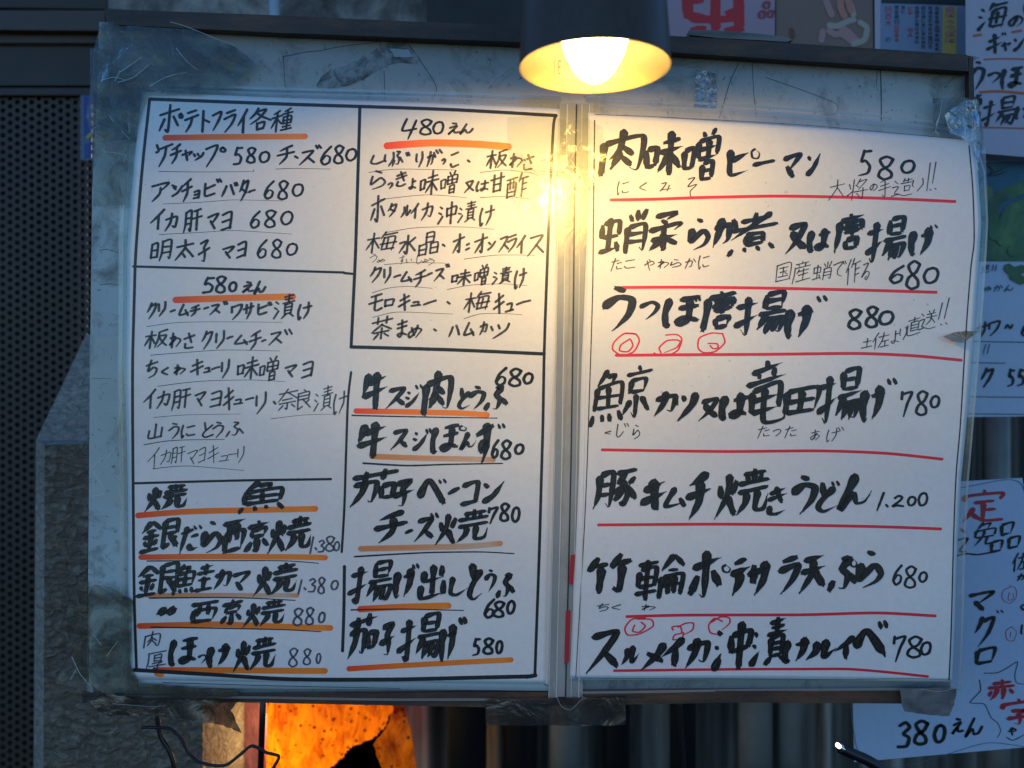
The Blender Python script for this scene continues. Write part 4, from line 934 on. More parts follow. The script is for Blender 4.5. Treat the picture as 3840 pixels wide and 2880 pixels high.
tape([(1820, 2618), (2348, 2612), (2344, 2716), (2200, 2720), (1822, 2718)], -.001, 'tape_brown', 'grimy translucent tape hanging below the spine of the file', .0012, 40, seed=51, creases=('2075,2560 2100,2640 2140,2660 2190,2610',), cw=2)
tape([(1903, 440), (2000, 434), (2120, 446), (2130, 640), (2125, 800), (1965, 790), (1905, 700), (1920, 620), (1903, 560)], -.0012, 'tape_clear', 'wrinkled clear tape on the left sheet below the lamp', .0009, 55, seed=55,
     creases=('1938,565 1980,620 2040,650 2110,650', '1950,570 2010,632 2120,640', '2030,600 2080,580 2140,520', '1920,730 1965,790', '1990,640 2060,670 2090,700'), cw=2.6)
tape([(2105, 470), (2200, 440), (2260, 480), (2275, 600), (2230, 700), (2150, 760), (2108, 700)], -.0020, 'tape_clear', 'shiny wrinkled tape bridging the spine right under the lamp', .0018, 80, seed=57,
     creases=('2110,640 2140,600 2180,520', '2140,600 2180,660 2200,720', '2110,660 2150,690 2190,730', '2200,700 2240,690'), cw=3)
tape([(2606, 262), (2690, 276), (2684, 408), (2602, 405)], YB - .0012, 'tape_pimple', 'small shiny square of pimpled tape right of the lamp', .0012, 300, seed=61, amp=0)
tape([(2502, 250), (2640, 268), (2635, 440), (2500, 440)], YB - .0006, 'tape_clear', 'clear tape on the board beside the shiny square', .0003, 80, seed=63, amp=0)
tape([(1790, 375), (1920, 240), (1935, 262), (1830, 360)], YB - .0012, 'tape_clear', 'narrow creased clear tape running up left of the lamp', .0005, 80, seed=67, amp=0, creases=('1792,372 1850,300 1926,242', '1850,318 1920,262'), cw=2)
# ---------------------------------------------------------------- hanging lamp in front of the board
LY = -.104; kL = (D + LY) / F
LC = P(2230, 254, LY)
M['shade'] = simple('dark_enamel_shade', (.055, .028, .014), .42, nscale=300, var=.2, bump=.05)
m, t, bs = mat('cream_enamel_inside'); n = noise_n(t, 160, 5, .7)
t.links.new(ramp(t, [(.3, (.22, .165, .08)), (.62, (.25, .19, .09)), (.8, (.16, .12, .05))], n.outputs[0]).outputs[0], bs.inputs['Base Color']); bs.inputs['Roughness'].default_value = .5; M['inside'] = m
m, t, bs = mat('glowing_bulb_glass'); bs.inputs['Base Color'].default_value = (1, .9, .7, 1); bs.inputs['Emission Color'].default_value = (1, .76, .36, 1); bs.inputs['Emission Strength'].default_value = 9; M['bulb'] = m
m, t, bs = mat('frosted_lit_bulb'); t.nodes.remove(bs); tr = N(t, 'ShaderNodeBsdfTransparent'); tr.inputs[0].default_value = (.9, .9, .9, 1); em = N(t, 'ShaderNodeEmission'); em.inputs[0].default_value = (1, .72, .30, 1); em.inputs[1].default_value = 5; ad = N(t, 'ShaderNodeAddShader'); t.links.new(tr.outputs[0], ad.inputs[0]); t.links.new(em.outputs[0], ad.inputs[1]); t.links.new(ad.outputs[0], t.nodes['Material Output'].inputs[0]); M['bulb_glass'] = m
M['brass'] = simple('brass', (.6, .42, .16), .3, 1)
lamp = empty('hanging_lamp', (LC.x, LC.y, LC.z), 'dark conical hanging lamp with a lit bulb, in front of the top of the board', 'lamp')
r0 = 284 * kL
lathe('lamp_shade', [(r0, 0), (r0 * .965, .016), (r0 * .90, .04), (r0 * .80, .07), (r0 * .66, .095), (r0 * .45, .112), (r0 * .3, .118), (.006, .120), (.006, .1188),
      (r0 * .3 - .001, .1165), (r0 * .45 - .001, .1105), (r0 * .66 - .001, .0940), (r0 * .80 - .0008, .0692), (r0 * .90 - .0008, .0395), (r0 * .965 - .0008, .0157), (r0 - .0008, .0002)][:8], LC, M['shade'], lamp, 96)
lathe('shade_lining', [(r0 - .0001, -.0002), (r0 - .0009, .0004), (r0 * .965 - .0009, .0157), (r0 * .90 - .0009, .0395), (r0 * .80 - .0009, .0690), (r0 * .66 - .001, .0935), (r0 * .45 - .001, .1100), (.007, .1175)], LC, M['inside'], lamp, 96)
bc = P(2230, 311, LY); rb = 135 * kL
prof = [(0.0001, 0), (rb*.18, rb*.03), (rb*.40, rb*.16), (rb*.62, rb*.42), (rb*.80, rb*.78), (rb*.94, rb*1.22), (rb, rb*1.7), (rb*.97, rb*2.1), (rb*.85, rb*2.5), (rb*.62, rb*2.9), (rb*.45, rb*3.2)]
lathe('bulb', prof, bc, M['bulb_glass'], lamp, 48)
lathe('bulb_cap', [(rb*.46, rb*3.2), (rb*.5, rb*3.25), (rb*.5, rb*4.6), (rb*.3, rb*4.7)], bc, M['brass'], lamp, 32)
lathe('lamp_socket', [(rb*.62, rb*3.9), (rb*.66, rb*4.0), (rb*.66, rb*6.0), (rb*.2, rb*6.2)], bc, M['dark_plastic'], lamp, 32)
# rating label inside the far wall of the shade
def shade_pt(u, v):
    """u degrees round the far wall (0 = straight back), v height above the rim"""
    r = r0 - .0012 + (r0 * .965 - r0) * v / .0157
    a = R(90) - u * math.pi / 180
    return Vector((LC.x + r * math.cos(a), LC.y + r * math.sin(a), LC.z + v))
vs, fs = [], []
for j in range(5):
    for i in range(31): vs.append(shade_pt(-31 + 62 * i / 30, .0052 + .0088 * j / 4))
for j in range(4):
    for i in range(30): a = j*31 + i; fs.append((a, a+1, a+32, a+31))
lb = mk('rating_label', vs, fs, simple('rating_label_film', (.24, .185, .09), .35), lamp)
M['label_ink'] = simple('label_print', (.10, .055, .01), .6)
ink = []; vs, fs = [], []
def lab(ch, u0, du):
    for st in strokes_of(ch):
        c = catmull(st, 6)
        for (a, b_) in zip(c, c[1:]):
            dx, dy = b_[0]-a[0], b_[1]-a[1]; l = math.hypot(dx, dy) or 1; nx, ny = -dy/l*6, dx/l*6
            k = len(vs)
            for q in ((a[0]+nx, a[1]+ny), (a[0]-nx, a[1]-ny), (b_[0]-nx, b_[1]-ny), (b_[0]+nx, b_[1]+ny)):
                p = shade_pt(u0 + du * q[0] / 100, .0066 + .0058 * (1 - q[1] / 100)); ctr = Vector((LC.x, LC.y, p.z)); p += (ctr - p).normalized() * .0003
                vs.append(p)
            fs.append((k, k+1, k+2, k+3))
u = -28
for ch, du in (('Ｅ', 3.4), ('1', 3), ('7', 3.2), (' ', 1), ('1', 3), ('0', 3.4), ('0', 3.4), ('Ｖ', 4), (' ', 1.2), ('6', 3.4), ('0', 3.4), (' ', 1), ('以', 5), ('下', 5)):
    if ch != ' ': lab(ch, u, du)
    u += du + 1.0
mk('label_lettering', vs, fs, M['label_ink'], lb)
ld = bpy.data.lights.new('lamp_light', 'SPOT'); ld.energy = .46; ld.color = (1, .60, .13); ld.spot_size = R(164); ld.spot_blend = .25; ld.shadow_soft_size = .010
lo = bpy.data.objects.new('lamp_light', ld); COL.objects.link(lo); lo.parent = lamp; lo.location = (bc.x - LC.x, bc.y - LC.y, bc.z - LC.z - .001); lo.rotation_euler = (R(34), 0, 0)

# ---------------------------------------------------------------- left: perforated panel, shutter, pillar
YP = .25; kp = (D + YP) / F
M['panel'] = simple('dark_painted_steel', (.044, .026, .016), .55, nscale=9, var=.3)
M['void'] = simple('black_void', (.002, .002, .002), .9)
M['shutter'] = simple('brown_shutter_metal', (.070, .036, .020), .45, nscale=12, var=.3, stretch=(.3, 1, 2))
pan = empty('perforated_panel', P(100, 2900, YP), 'dark perforated steel ventilation panel left of the board', 'ventilation panel')
vs, fs = [], []
PX, PY, RH = 54.0, 31.0, 9.6
ncol = 17; x_start = -70
for cidx in range(ncol):
    cx = x_start + cidx * PX / 2
    y0 = 368 + (PY / 2 if cidx % 2 else 0)
    for r_ in range(84):
        cy = y0 + r_ * PY
        k0 = len(vs); cell = []
        hw, hh = PX / 4, PY / 2
        for a in range(12):
            an = 2 * math.pi * a / 12
            cxn, sn = math.cos(an), math.sin(an)
            s_ = min(hw / max(1e-6, abs(cxn)), hh / max(1e-6, abs(sn)))
            vs.append(P(cx + cxn * s_, cy + sn * s_, YP)); 
        for a in range(12):
            an = 2 * math.pi * a / 12; vs.append(P(cx + RH * math.cos(an), cy + RH * math.sin(an), YP))
        for a in range(12):
            an = 2 * math.pi * a / 12; q = P(cx + RH * math.cos(an), cy + RH * math.sin(an), YP); q.y += .0015; vs.append(q)
        for a in range(12):
            b_ = (a + 1) % 12; fs += [(k0+a, k0+b_, k0+12+b_, k0+12+a), (k0+12+a, k0+12+b_, k0+24+b_, k0+24+a)]
        # corners of the cell that the 12-gon rays miss
        for sx_, sy_ in ((1, 1), (-1, 1), (-1, -1), (1, -1)):
            k1 = len(vs); vs.append(P(cx + sx_ * hw, cy + sy_ * hh, YP))
            ids = [a for a in range(12) if (math.cos(2*math.pi*a/12) * sx_ > .3 and math.sin(2*math.pi*a/12) * sy_ > .3)]
            fs.append((k1, k0 + ids[0], k0 + ids[1]))
ob = mk('perforated_sheet', vs, fs, M['panel'], pan, smooth=False); ob['kind'] = 'stuff'
px_box('panel_backing', [(-200, 330), (420, 330), (420, 3100), (-200, 3100)], YP + .03, YP + .035, M['void'], pan)
px_box('panel_frame', [(-200, 330), (420, 330), (420, 357), (-200, 357)], YP - .004, YP + .01, M['panel'], pan, bev=.0006)
px_box('panel_frame', [(-200, 175), (420, 175), (420, 322), (-200, 322)], YP - .002, YP + .01, M['panel'], pan, bev=.001)
sh = empty('shutter_housing', P(100, 170, YP), 'dark brown metal shutter housing at the upper left', 'shutter housing')
px_box('housing_board', [(-300, -260), (405, -260), (405, 36), (-300, 26)], YP - .008, YP + .05, M['panel'], sh, bev=.001)
px_box('housing_rail', [(-300, 40), (405, 40), (405, 118), (-300, 112)], YP - .014, YP + .05, M['shutter'], sh, bev=.002)
px_box('housing_rail', [(-300, 122), (405, 128), (405, 162), (-300, 160)], YP - .006, YP + .05, M['shutter'], sh, bev=.001)
M['bluest'] = simple('blue_sticker', (.012, .02, .22), .3)
st_ = tag(px_box('sticker', [(302, 352), (345, 352), (345, 600), (302, 600)], YP - .004, YP - .003, simple('pale_sticker_edge', (.10, .13, .20), .4)), 'blue sticker with a yellow mark on the panel beside the board', 'sticker')
px_box('sticker_print', [(314, 360), (345, 360), (345, 508), (314, 508)], YP - .0045, YP - .0042, M['bluest'], st_)
px_box('sticker_print', [(316, 540), (345, 530), (345, 590), (318, 592)], YP - .0045, YP - .0042, M['bluest'], st_)
px_box('sticker_mark', [(322, 512), (345, 490), (345, 506), (330, 522)], YP - .0052, YP - .0047, simple('yellow_print', (.45, .40, .04), .4), st_)

m, t, bs = mat('rough_rendered_concrete')
n1 = noise_n(t, 125, 4, .55, dist=1.0, stretch=(1, 1, 1.6)); n2 = noise_n(t, 12, 4)
c = ramp(t, [(.3, (.16, .115, .08)), (.7, (.25, .185, .13))], n2.outputs[0]).outputs[0]
c = mixc(t, ramp(t, [(.48, 0), (.70, .6)], n1.outputs[0]).outputs[0], c, (.50, .41, .32))
t.links.new(c, bs.inputs['Base Color']); bs.inputs['Roughness'].default_value = .8; bump_n(t, bs, n1.outputs[0], 1, .012); M['concrete'] = m
m2_ = m.copy(); m2_.name = 'lighter_concrete_edge'; M['concrete_edge'] = m2_  # same concrete in lighter colours, for the chamfer and sloping top
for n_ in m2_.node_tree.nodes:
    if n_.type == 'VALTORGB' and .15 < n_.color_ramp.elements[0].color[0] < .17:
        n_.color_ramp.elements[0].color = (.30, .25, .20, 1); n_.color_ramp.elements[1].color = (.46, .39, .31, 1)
YC = .12
pil = empty('concrete_pillar', P(350, 3100, YC), 'rough grey concrete pillar with a sloping top left of the board', 'pillar')
px_box('front_face', [(168, 1668), (760, 1655), (760, 3100), (162, 3100)], YC, YC + .1, M['concrete'], pil)
# chamfered left edge and sloping top, leaning back
def quad(name, pts, m_, parent): return mk(name, [P(*q) for q in pts], [tuple(range(len(pts)))], m_, parent, smooth=False)
quad('chamfer', [(168, 1668, YC), (162, 3100, YC), (124, 3100, YC + .02), (135, 1650, YC + .02)], M['concrete_edge'], pil)
quad('sloping_top', [(168, 1668, YC), (135, 1650, YC + .02), (245, 1420, YC + .06), (322, 1255, YC + .1), (760, 1230, YC + .1), (760, 1655, YC)], M['concrete_edge'], pil)

# ---------------------------------------------------------------- wall behind the top of the board
m, t, bs = mat('mottled_stone_wall')
n1 = noise_n(t, 22, 7, .65, dist=.4); n2 = noise_n(t, 90, 6, .7)
c = ramp(t, [(.36, (.05, .04, .035)), (.5, (.20, .17, .145)), (.62, (.42, .38, .33))], n1.outputs[0]).outputs[0]
c = mixc(t, .35, c, n2.outputs[0], 'MULTIPLY'); t.links.new(c, bs.inputs['Base Color']); bs.inputs['Roughness'].default_value = .75; bump_n(t, bs, n2.outputs[0], .7, .003); M['stone'] = m
YW = .20
tag(px_box('wall', [(405, -500), (2000, -500), (2000, 700), (405, 700)], YW, YW + .05, M['stone']), 'mottled grey stone wall behind the top of the board', kind='structure')
tag(px_box('wall', [(1600, -500), (4600, -500), (4600, 1250), (1600, 1250)], YW - .01, YW + .04, simple('brown_plaster', (.045, .036, .036), .8, nscale=20, var=.3, bump=.3)), 'dull brown plaster wall behind the lamp', kind='structure')
tb = [P(1030, y_, YW - .02) for y_ in (-500, -200, 60, 500)]
tag(tube('water_pipe', tb, 20 * (D + YW) / F, simple('pale_pvc_pipe', (.36, .42, .48), .35, nscale=30, var=.15), n=20), 'pale vertical pipe on the stone wall above the board', 'pipe')

# ---------------------------------------------------------------- posters at the upper right
YQ = .14
def poster(name, pts, y, m_, label, cat='poster', group=None): return tag(px_box(name, pts, y, y + .0006, m_), label, cat, group)
M['pinkpaper'] = simple('pinkish_poster_paper', (.42, .26, .30), .55, nscale=8, var=.1)
M['redprint'] = simple('red_print', (.55, .012, .012), .5)
M['redprint2'] = simple('faded_red_print', (.30, .05, .06), .5)
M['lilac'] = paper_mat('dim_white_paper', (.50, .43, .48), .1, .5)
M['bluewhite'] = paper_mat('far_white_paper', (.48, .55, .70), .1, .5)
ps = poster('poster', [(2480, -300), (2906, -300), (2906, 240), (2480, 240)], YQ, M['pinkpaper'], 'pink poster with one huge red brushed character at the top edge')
rq = (0, 0, 1.0)
def wq(name, txt, W, st, m_, parent, y, **k): return write(name, rq, txt, W, st, m_, parent, y=y - .0001, base=2e-4, amp=0, **k)
line('printed_character', 0, '2684,-120 2682,118/2575,-80 2580,70/2578,62 2680,74 2790,62/2768,-80 2772,115/2590,8 2640,-4/2720,50 2760,40/2588,112 2650,106/2715,112 2790,108', 44, 'b', M['redprint'], ps, y=YQ - .0001, amp=0, base=2e-4, label='huge red brushed character')
wq('printed_character', '品2845,8,2900,70', 16, 'b', M['redprint2'], ps, YQ, slant=.1)
ps2 = poster('poster', [(2910, -300), (3268, -300), (3276, 260), (2910, 240)], YQ + .002, simple('brown_poster_paper', (.24, .14, .10), .55, nscale=9, var=.12), 'brown poster with a faded pale pink brushed figure beside the red poster')
M['palepink'] = simple('pale_pink_print', (.46, .22, .19), .5); M['palecream'] = simple('pale_cream_print', (.42, .33, .26), .5); M['paleorange'] = simple('pale_orange_print', (.52, .19, .12), .5)
line('printed_shape', 0, '3090,-30 3100,10 3118,55/3085,120 3080,150/3110,115 3130,130 3150,125/3150,100 3180,120 3210,150/3160,130 3200,160', 24, 'r', M['palepink'], ps2, y=YQ + .0018, amp=0, base=2e-4)
line('printed_shape', 0, '3110,95 3140,98 3180,80 3200,75/3225,85 3250,105 3240,150 3200,165/3190,20 3200,55', 22, 'r', M['palecream'], ps2, y=YQ + .0018, amp=0, base=3e-4)
line('printed_shape', 0, '3160,-30 3150,20 3165,60/3180,0 3190,40', 26, 'r', M['paleorange'], ps2, y=YQ + .0018, amp=0, base=4e-4)
line('printed_shape', 0, '2968,115 2972,135', 20, 'r', simple('brown_print', (.16, .05, .015), .5), ps2, y=YQ + .0018, amp=0, base=3e-4)
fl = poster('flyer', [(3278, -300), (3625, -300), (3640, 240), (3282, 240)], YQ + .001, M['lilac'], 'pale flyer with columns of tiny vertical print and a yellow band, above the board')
px_box('picture_panel', [(3306, -300), (3668, -300), (3668, 22), (3306, 10)], YQ + .0002, YQ + .0006, simple('dark_printed_picture', (.02, .018, .012), .5), fl)
px_box('printed_column', [(3304, 12), (3660, 22), (3660, 236), (3304, 236)], YQ + .0004, YQ + .0008, simple('pale_blue_print', (.22, .26, .36), .5), fl)
px_box('printed_band', [(3536, 22), (3588, 24), (3586, 232), (3534, 230)], YQ - .0002, YQ + .0002, simple('yellow_print_band', (.60, .42, .10), .5), fl)
M['greyprint'] = simple('small_dark_print', (.06, .055, .06), .6); M['redsmall'] = simple('small_red_print', (.42, .06, .06), .6)
rnd = random.Random(4)
pool = '田中日本果実以明京西直国産水手定品味土佐海各種のとにはをか'.replace('本', '木').replace('を', 'き')
for (cx, y0, y1, w_, red_) in ((3330, 24, 125, 26, 1), (3330, 140, 170, 20, 0), (3362, 20, 90, 18, 0), (3362, 95, 170, 16, 1), (3386, 22, 50, 15, 0), (3413, 24, 75, 18, 1), (3413, 105, 140, 18, 1), (3438, 22, 175, 16, 0), (3462, 24, 185, 16, 0), (3488, 24, 190, 16, 0), (3513, 24, 195, 17, 0)):
    yy = y0; s_ = ''
    while yy + w_ <= y1 + 2:
        s_ += '%s%g,%g,%g,%g ' % (rnd.choice(pool), cx - w_/2, yy, cx + w_/2, yy + w_ * .92); yy += w_ * 1.0
    wq('printed_text', s_, 2.6, 'm', M['redsmall'] if red_ else M['greyprint'], fl, YQ + .0006, slant=0)
wq('printed_text', '実3544,24,3580,46 は3544,48,3580,66 う3546,74,3578,94 つ3546,98,3578,112 ほ3544,116,3580,138 ゛3574,112,3584,120 は3544,142,3580,160', 4, 'm', simple('pink_print', (.5, .20, .22), .6), fl, YQ - .0002, slant=0)

YM = .10
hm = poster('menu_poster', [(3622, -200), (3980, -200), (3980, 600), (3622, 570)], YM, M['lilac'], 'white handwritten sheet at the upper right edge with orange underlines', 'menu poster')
M['bgbrush'] = simple('black_brush_ink_far', (.006, .007, .007), .5); M['bgorange'] = simple('orange_marker_far', (.55, .10, .03), .5)
wq('brush_written_line', '海3666,10,3778,116 の3784,58,3836,102', 13, 'b', M['bgbrush'], hm, YM)
wq('brush_written_line', 'キ3696,125,3760,202 ゛3754,118,3774,136 ヤ3752,156,3790,194 ン3796,136,3846,194', 11, 'b', M['bgbrush'], hm, YM)
wq('brush_written_line', 'う3634,232,3692,340 つ3700,270,3752,314 ほ3756,250,3838,336', 14, 'b', M['bgbrush'], hm, YM)
wq('brush_written_line', '唐3640,355,3684,465 揚3680,362,3806,468 け3808,390,3870,450', 13, 'b', M['bgbrush'], hm, YM)
for s_ in ('3652,134 3678,130', '3796,120 3828,115', '3690,223 3760,220 3860,222', '3675,346 3740,342 3840,350', '3684,478 3760,479 3860,482'):
    line('orange_underline', 0, s_, 9 if '346' in s_ or '134' in s_ or '120' in s_ else 5, 'r', M['bgorange'], hm, y=YM - .0001, amp=0, base=2e-4)
line('red_mark', 0, '3850,10 3842,30 3850,60', 14, 'r', M['redprint2'], hm, y=YM - .0001, amp=0, base=2e-4)

YG = .115
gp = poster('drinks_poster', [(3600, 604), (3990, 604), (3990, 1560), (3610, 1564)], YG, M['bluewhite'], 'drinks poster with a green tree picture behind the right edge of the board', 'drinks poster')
m, t, bs = mat('printed_green_landscape'); n1 = noise_n(t, 30, 5, .6, dist=.5); n2 = noise_n(t, 10, 3)
c = ramp(t, [(.3, (.014, .050, .030)), (.55, (.06, .16, .06)), (.75, (.20, .30, .10))], n1.outputs[0]).outputs[0]
t.links.new(c, bs.inputs['Base Color']); M['green'] = m
px_box('picture', [(3630, 800), (3990, 800), (3990, 980), (3630, 980)], YG - .0004, YG - .0001, M['green'], gp)
px_box('picture_sky', [(3630, 606), (3990, 604), (3990, 800), (3630, 800)], YG - .0004, YG - .0001, simple('printed_blue_sky', (.02, .10, .16), .5, nscale=14, var=.6), gp)
line('printed_hill', 0, '3660,740 3665,790/3700,750 3715,790/3690,720 3700,770', 62, 'r', simple('printed_yellow_hill', (.13, .17, .05), .5), gp, y=YG - .0006, amp=0)
line('printed_tree', 0, '3660,690 3700,660 3790,620/3695,662 3720,640 3690,610/3700,660 3740,655 3780,640', 8, 'b', M['bgbrush'], gp, y=YG - .0006, amp=0, base=3e-4)
line('printed_tree', 0, '3730,880 3720,780 3750,740 3840,700/3760,900 3780,800 3860,760/3800,940 3900,900', 46, 'r', M['green'], gp, y=YG - .0006, amp=0, base=4e-4)
line('printed_tree', 0, '3780,1005 3800,1018 3830,1010/3800,1035 3830,1050', 34, 'r', M['green'], gp, y=YG - .0006, amp=0, base=4e-4)
M['bggrey'] = simple('grey_print_far', (.08, .11, .16), .6)
wq('printed_text', '送3680,990,3712,1024 ！3718,992,3726,1016 ！3730,992,3738,1016', 4.5, 'm', M['bggrey'], gp, YG)
wq('printed_text', 'ゆ3690,1072,3718,1094 か3724,1068,3760,1096 ん3764,1068,3800,1094', 4.5, 'm', M['bggrey'], gp, YG)
wq('handwritten_line', 'サ3662,1205,3706,1268 ワ3706,1200,3752,1262 〜3766,1215,3800,1235 61000,0,1001,1'.replace('61000,0,1001,1', '63828,1205,3862,1262'), 8, 'm', M['bgbrush'], gp, YG)
wq('handwritten_line', 'ク3676,1378,3728,1455 53776,1382,3806,1452 53812,1382,3846,1450', 10, 'm', M['bgbrush'], gp, YG)
wq('printed_text', '！3684,1290,3698,1330 ！3700,1290,3712,1328', 4, 'm', M['bggrey'], gp, YG)
for s_ in ('3640,1280 3860,1284', '3646,1360 3768,1362', '3640,1488 3860,1490', '3632,1552 3860,1554'):
    line('printed_line', 0, s_, 4, 'r', M['bggrey'], gp, y=YG - .0001, amp=0, base=2e-4)

YL = .06
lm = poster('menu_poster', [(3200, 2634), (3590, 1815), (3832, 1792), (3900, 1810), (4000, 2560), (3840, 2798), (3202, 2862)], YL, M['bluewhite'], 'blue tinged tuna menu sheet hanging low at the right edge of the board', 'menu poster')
# straight sheet outline
lm.data.clear_geometry()
q = [P(3202, 2560, YL), P(3590, 1808, YL)]
vv = [P(3180, 1830, YL), P(3834, 1792, YL), P(3985, 2790, YL), P(3204, 2858, YL)]
vv = [v - lm.location for v in vv]; vv += [v + Vector((0, .0006, 0)) for v in vv]
lm.data.from_pydata([tuple(v) for v in vv], [], [(0, 3, 2, 1), (4, 5, 6, 7), (0, 1, 5, 4), (1, 2, 6, 5), (2, 3, 7, 6), (3, 0, 4, 7)]); lm.data.update()
M['bgred'] = simple('red_marker_far', (.45, .02, .03), .5)
wq('brush_written_line', '定3612,1836,3760,1958', 17, 'b', M['bgred'], lm, YL, slant=.5)
wq('brush_written_line', '逸3580,1962,3726,2084', 10, 'b', M['bgbrush'], lm, YL); wq('brush_written_line', '品3718,1960,3822,2070', 12, 'b', M['bgbrush'], lm, YL)
wq('brush_written_line', 'マ3630,2216,3726,2292 ゛3734,2284,3764,2302 ク3654,2312,3728,2426 ロ3658,2426,3732,2494', 14, 'b', M['bgbrush'], lm, YL)
wq('brush_written_line', '赤3702,2545,3806,2628 字3762,2618,3872,2716', 16, 'b', M['bgred'], lm, YL, slant=.6)
wq('small_pen_note', '佐3794,2072,3860,2145 か3812,2150,3850,2180 よ3826,2190,3870,2290 り3826,2330,3860,2400 や3780,2726,3812,2758', 6, 'm', M['bgbrush'], lm, YL)
wq('handwritten_price', '33362,2704,3416,2806 83424,2698,3484,2796 03498,2714,3548,2788', 12, 'm', M['bgbrush'], lm, YL)
wq('handwritten_line', 'え3566,2692,3614,2756 ん3616,2690,3686,2766', 9, 'm', M['bgbrush'], lm, YL)
for s_ in ('3690,2524 3740,2522 3780,2502 3815,2482 3805,2530 3812,2560 3840,2565', '3672,2550 3676,2590 3638,2634 3690,2640 3716,2690 3740,2710 3752,2740 3740,2765', '3776,2765 3800,2775 3860,2745'):
    line('pen_line', 0, s_, 4, 'p', M['bgbrush'], lm, y=YL - .0001, amp=0, base=2e-4)
line('red_circle_mark', 0, '3790,2200 3762,2215 3758,2245 3785,2262 3810,2240 3808,2205 3785,2195/3785,2222 3780,2250 3800,2245 3798,2225/3795,2350 3772,2365 3776,2398 3800,2402 3812,2370 3792,2350/3790,2370 3788,2390', 3, 'p', M['bgred'], lm, y=YL - .0001, amp=0, base=2e-4)
line('ruled_frame', 0, '3222,1862 3600,1828 3826,1812 3868,2100 3960,2760 3700,2786 3224,2836 3222,1862', 3.4, 'p', M['bggrey'], lm, y=YL - .0001, amp=0, base=2e-4)

# ---------------------------------------------------------------- corrugated sheeting and pipes low behind the board
YS = .32
m, t, bs = mat('weathered_corrugated_metal'); n1 = noise_n(t, 30, 5, .6, stretch=(1, 1, .06))
t.links.new(ramp(t, [(.3, (.03, .028, .026)), (.48, (.12, .11, .10)), (.62, (.36, .32, .29)), (.72, (.18, .10, .065))], n1.outputs[0]).outputs[0], bs.inputs['Base Color']); bs.inputs['Roughness'].default_value = .5; M['corr'] = m
vs, fs = [], []; nx = 160
for j, sy_ in enumerate((1200, 3200)):
    for i in range(nx + 1):
        p = P(1500 + 2700 * i / nx, sy_, YS); p.y += .010 * math.sin(i * 2 * math.pi / 8); vs.append(p)
for i in range(nx): fs.append((i, i + nx + 1, i + nx + 2, i + 1))
tag(mk('corrugated_sheeting', vs, fs, M['corr']), 'dark corrugated metal sheeting behind the lower right of the board', 'metal sheeting')
M['pipe'] = simple('bluish_painted_pipe', (.20, .20, .19), .4, nscale=20, var=.3)
M['pipe_dk'] = simple('dark_painted_pipe', (.012, .014, .017), .4, nscale=20, var=.3)
for i, (sx_, w_, m_, lb_) in enumerate(((2120, 62, 'pipe', 'grey pipe behind the tape below the spine'), (2310, 50, 'pipe_dk', 'dark pipe right of the grimy tape'), (2560, 46, 'pipe_dk', 'black pipe below the middle of the right sheet'),
        (2830, 60, 'pipe', 'grey pipe below the squid line of the right sheet'), (2960, 40, 'pipe', 'slim grey pipe left of the tuna menu sheet'), (1750, 70, 'pipe_dk', 'black pipe right of the orange glow'), (1950, 60, 'pipe_dk', 'second black pipe right of the orange glow'), (3740, 40, 'pipe', 'grey pipe between the two right hand posters'))):
    tag(tube('pipe', [P(sx_, 3200, YS - .05), P(sx_, 2000, YS - .05), P(sx_, 1200, YS - .05)], w_ * (D + YS) / F, M[m_], n=20), lb_, 'pipe', 'vertical pipes behind the board')
# ---------------------------------------------------------------- orange lantern, pink post, wires
YO = .16
m, t, bs = mat('glowing_orange_skin')
n1 = noise_n(t, 70, 7, .65, dist=.4, stretch=(1.6, 1, .7)); n2 = noise_n(t, 120, 2, .5); v = N(t, 'ShaderNodeTexVoronoi'); v.inputs['Scale'].default_value = 210; tc = N(t, 'ShaderNodeTexCoord'); t.links.new(tc.outputs['Object'], v.inputs['Vector'])
c = ramp(t, [(.35, (.34, .05, .002)), (.62, (.95, .28, .008))], n1.outputs[0]).outputs[0]
sp = ramp(t, [(.16, 1), (.34, 0)], v.outputs['Distance'])
gt = ramp(t, [(.40, 0), (.52, 1)], n2.outputs[0]); mm = N(t, 'ShaderNodeMath', operation='MULTIPLY'); t.links.new(sp.outputs[0], mm.inputs[0]); t.links.new(gt.outputs[0], mm.inputs[1])
c = mixc(t, mm.outputs[0], c, (.10, .02, .0))
t.links.new(c, bs.inputs['Base Color']); bs.inputs['Roughness'].default_value = .5
tl = N(t, 'ShaderNodeBsdfTranslucent'); t.links.new(c, tl.inputs[0]); bump = bump_n(t, bs, n1.outputs[0], .8, .004)
mx = N(t, 'ShaderNodeMixShader'); mx.inputs[0].default_value = .75; t.links.new(bs.outputs[0], mx.inputs[1]); t.links.new(tl.outputs[0], mx.inputs[2]); t.links.new(mx.outputs[0], t.nodes['Material Output'].inputs[0]); M['skin'] = m
lan = empty('paper_lantern', P(1210, 3100, YO), 'glowing orange speckled lantern low behind the bottom rail', 'lantern')
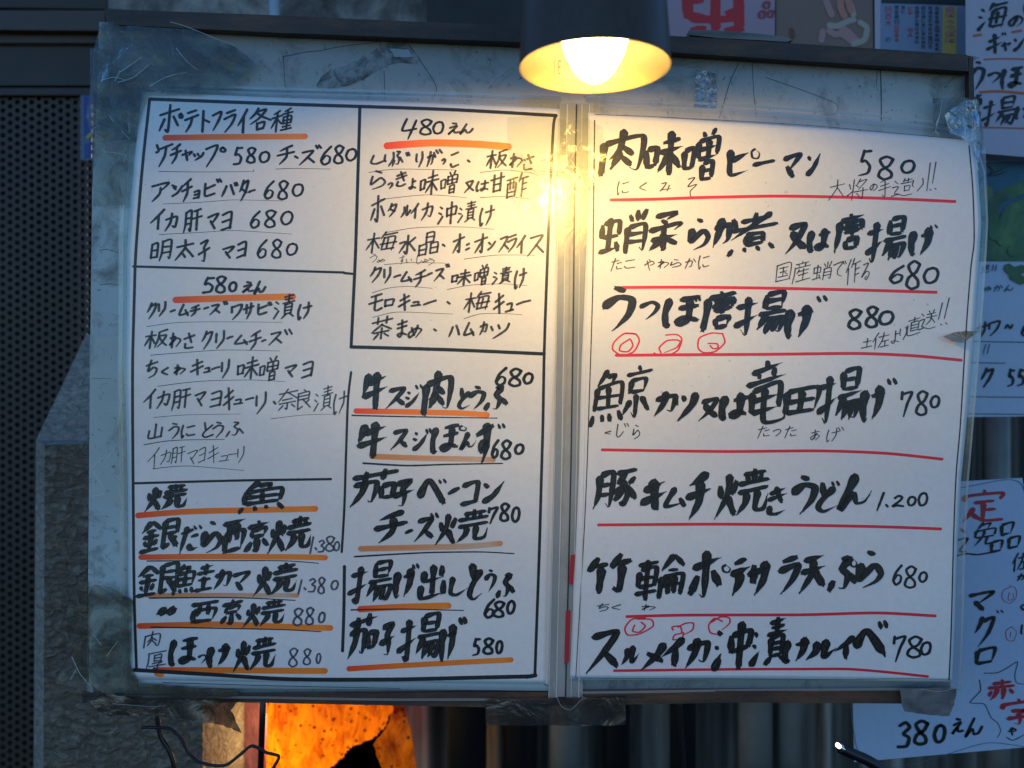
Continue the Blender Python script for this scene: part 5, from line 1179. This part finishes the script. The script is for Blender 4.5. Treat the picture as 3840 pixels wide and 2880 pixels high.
# rounded skin: a bulging shell, cut by an opening at the lower right
vs, fs = [], []; nu_, nv_ = 220, 140
cx0, cy0, rx, ry = 1180, 2720, 330, 420
kO = (D + YO) / F
def edge_x(y_):
    t_ = ((2500, 1486), (2640, 1478), (2700, 1462), (2760, 1408), (2800, 1320), (2880, 1240), (3300, 1200))
    for (p0, q0), (p1, q1) in zip(t_, t_[1:]):
        if y_ <= p1: return q0 + (q1 - q0) * max(0, (y_ - p0) / (p1 - p0))
    return 1200
def skin_pt(a, bb):
    x = math.sin(a) * math.cos(bb); z = math.sin(bb); y_ = math.cos(a) * math.cos(bb)
    p = P(cx0, cy0, YO); r_ = 1 + .03 * noise.noise(Vector((x*4, y_*4, z*4)))
    return Vector((p.x + x * rx * kO * r_, YO + .05 - y_ * .06 * r_, p.z + z * ry * kO * r_))
for j in range(nv_ + 1):
    for i in range(nu_ + 1): vs.append(skin_pt(-math.pi + 2 * math.pi * i / nu_, -1.5 + 3.0 * j / nv_))
for j in range(nv_):
    for i in range(nu_):
        k = j * (nu_ + 1) + i
        ctr = (vs[k] + vs[k + nu_ + 2]) / 2; kk = (D + ctr.y) / F
        sx_, sy_ = 1920 + ctr.x / kk, 1440 - (ctr.z - ZC) / kk
        if sx_ < 1000 or sx_ > edge_x(sy_) + 14 * noise.noise(Vector((sx_ * .03, sy_ * .03, 0))): continue
        fs.append((k, k + nu_ + 1, k + nu_ + 2, k + 1))
mk('lantern_skin', vs, fs, M['skin'], lan)
blob('lantern_flap', [(1440, 2560), (1510, 2560), (1520, 2650), (1545, 2760), (1575, 2960), (1470, 2960), (1425, 2860), (1400, 2790), (1450, 2730), (1478, 2660)], YO + .016, M['skin'], lan, zig=3, curl=wr(.004, 30, 7), sub=12)
lb_ = lathe('bulb', [(.0001, -.018), (.010, -.015), (.017, 0), (.014, .012), (.006, .024)], P(1130, 2740, YO + .05), M['bulb'], lan, 24)
lb_.data.materials[0] = M['bulb']
l2 = bpy.data.lights.new('lantern_light', 'POINT'); l2.energy = .03; l2.color = (1, .55, .16); l2.shadow_soft_size = .02
l2o = bpy.data.objects.new('lantern_light', l2); COL.objects.link(l2o); l2o.parent = lan; l2o.location = P(1100, 2720, YO + .022) - lan.location
YK = .21
m, t, bs = mat('pinkish_plaster'); n1 = noise_n(t, 50, 6, .65, stretch=(1.5, 1, .7))
t.links.new(ramp(t, [(.3, (.26, .085, .10)), (.7, (.50, .19, .22))], n1.outputs[0]).outputs[0], bs.inputs['Base Color']); bs.inputs['Roughness'].default_value = .8; bump_n(t, bs, n1.outputs[0], .9, .004); M['pink'] = m
tag(px_box('plaster_post', [(652, 2300), (985, 2300), (972, 3100), (638, 3100)], YK, YK + .06, M['pink'], bev=.002), 'pinkish plaster post below the left sheet, left of the orange lantern', 'post')
M['wire'] = simple('black_cable_sheath', (.010, .010, .014), .3)
tag(tube('metal_rod', [P(990, 2500, .09), P(984, 2700, .09), P(972, 3050, .09)], 12 * (D + .09) / F, M['wire'], n=12), 'thin black upright rod in front of the orange lantern', 'rod')
def wire(name, pts, y, r_, label, cat='cable', group=None, m_='wire'):
    c = catmull(pts, 8); return tag(tube(name, [P(a, b_, y) for a, b_ in c], r_ * (D + y) / F, M[m_], n=8), label, cat, group)
wire('cable', [(586, 2600), (590, 2686), (602, 2760), (632, 2810), (652, 2870), (656, 2960)], .05, 9, 'thick black cable hanging below the lower left corner')
wire('twisted_wire', [(532, 2727), (580, 2728), (640, 2733), (680, 2770), (705, 2820), (745, 2855), (800, 2870), (850, 2868), (900, 2830), (945, 2797), (1000, 2822), (1046, 2836), (1030, 2870), (1010, 2900)], .03, 6, 'thin bent wire curling in front of the plaster post', 'wire')
wire('cable', [(2548, 2636), (2556, 2760), (2572, 2960)], .06, 9, 'black cable hanging below the middle of the right sheet')
tip = wire('cable', [(3150, 2805), (3200, 2828), (3260, 2855), (3340, 2905), (3420, 2960)], -.02, 21, 'thick black cable end with a shiny metal tip at the lower right')
tubep = [P(a, b_, -.021) for a, b_ in ((3142, 2790), (3150, 2797), (3160, 2808), (3172, 2818))]
tube('metal_tip', tubep, [9 * kL, 14 * kL, 15 * kL, 15 * kL], simple('bright_metal', (.85, .8, .7), .15, 1), tip, n=16)
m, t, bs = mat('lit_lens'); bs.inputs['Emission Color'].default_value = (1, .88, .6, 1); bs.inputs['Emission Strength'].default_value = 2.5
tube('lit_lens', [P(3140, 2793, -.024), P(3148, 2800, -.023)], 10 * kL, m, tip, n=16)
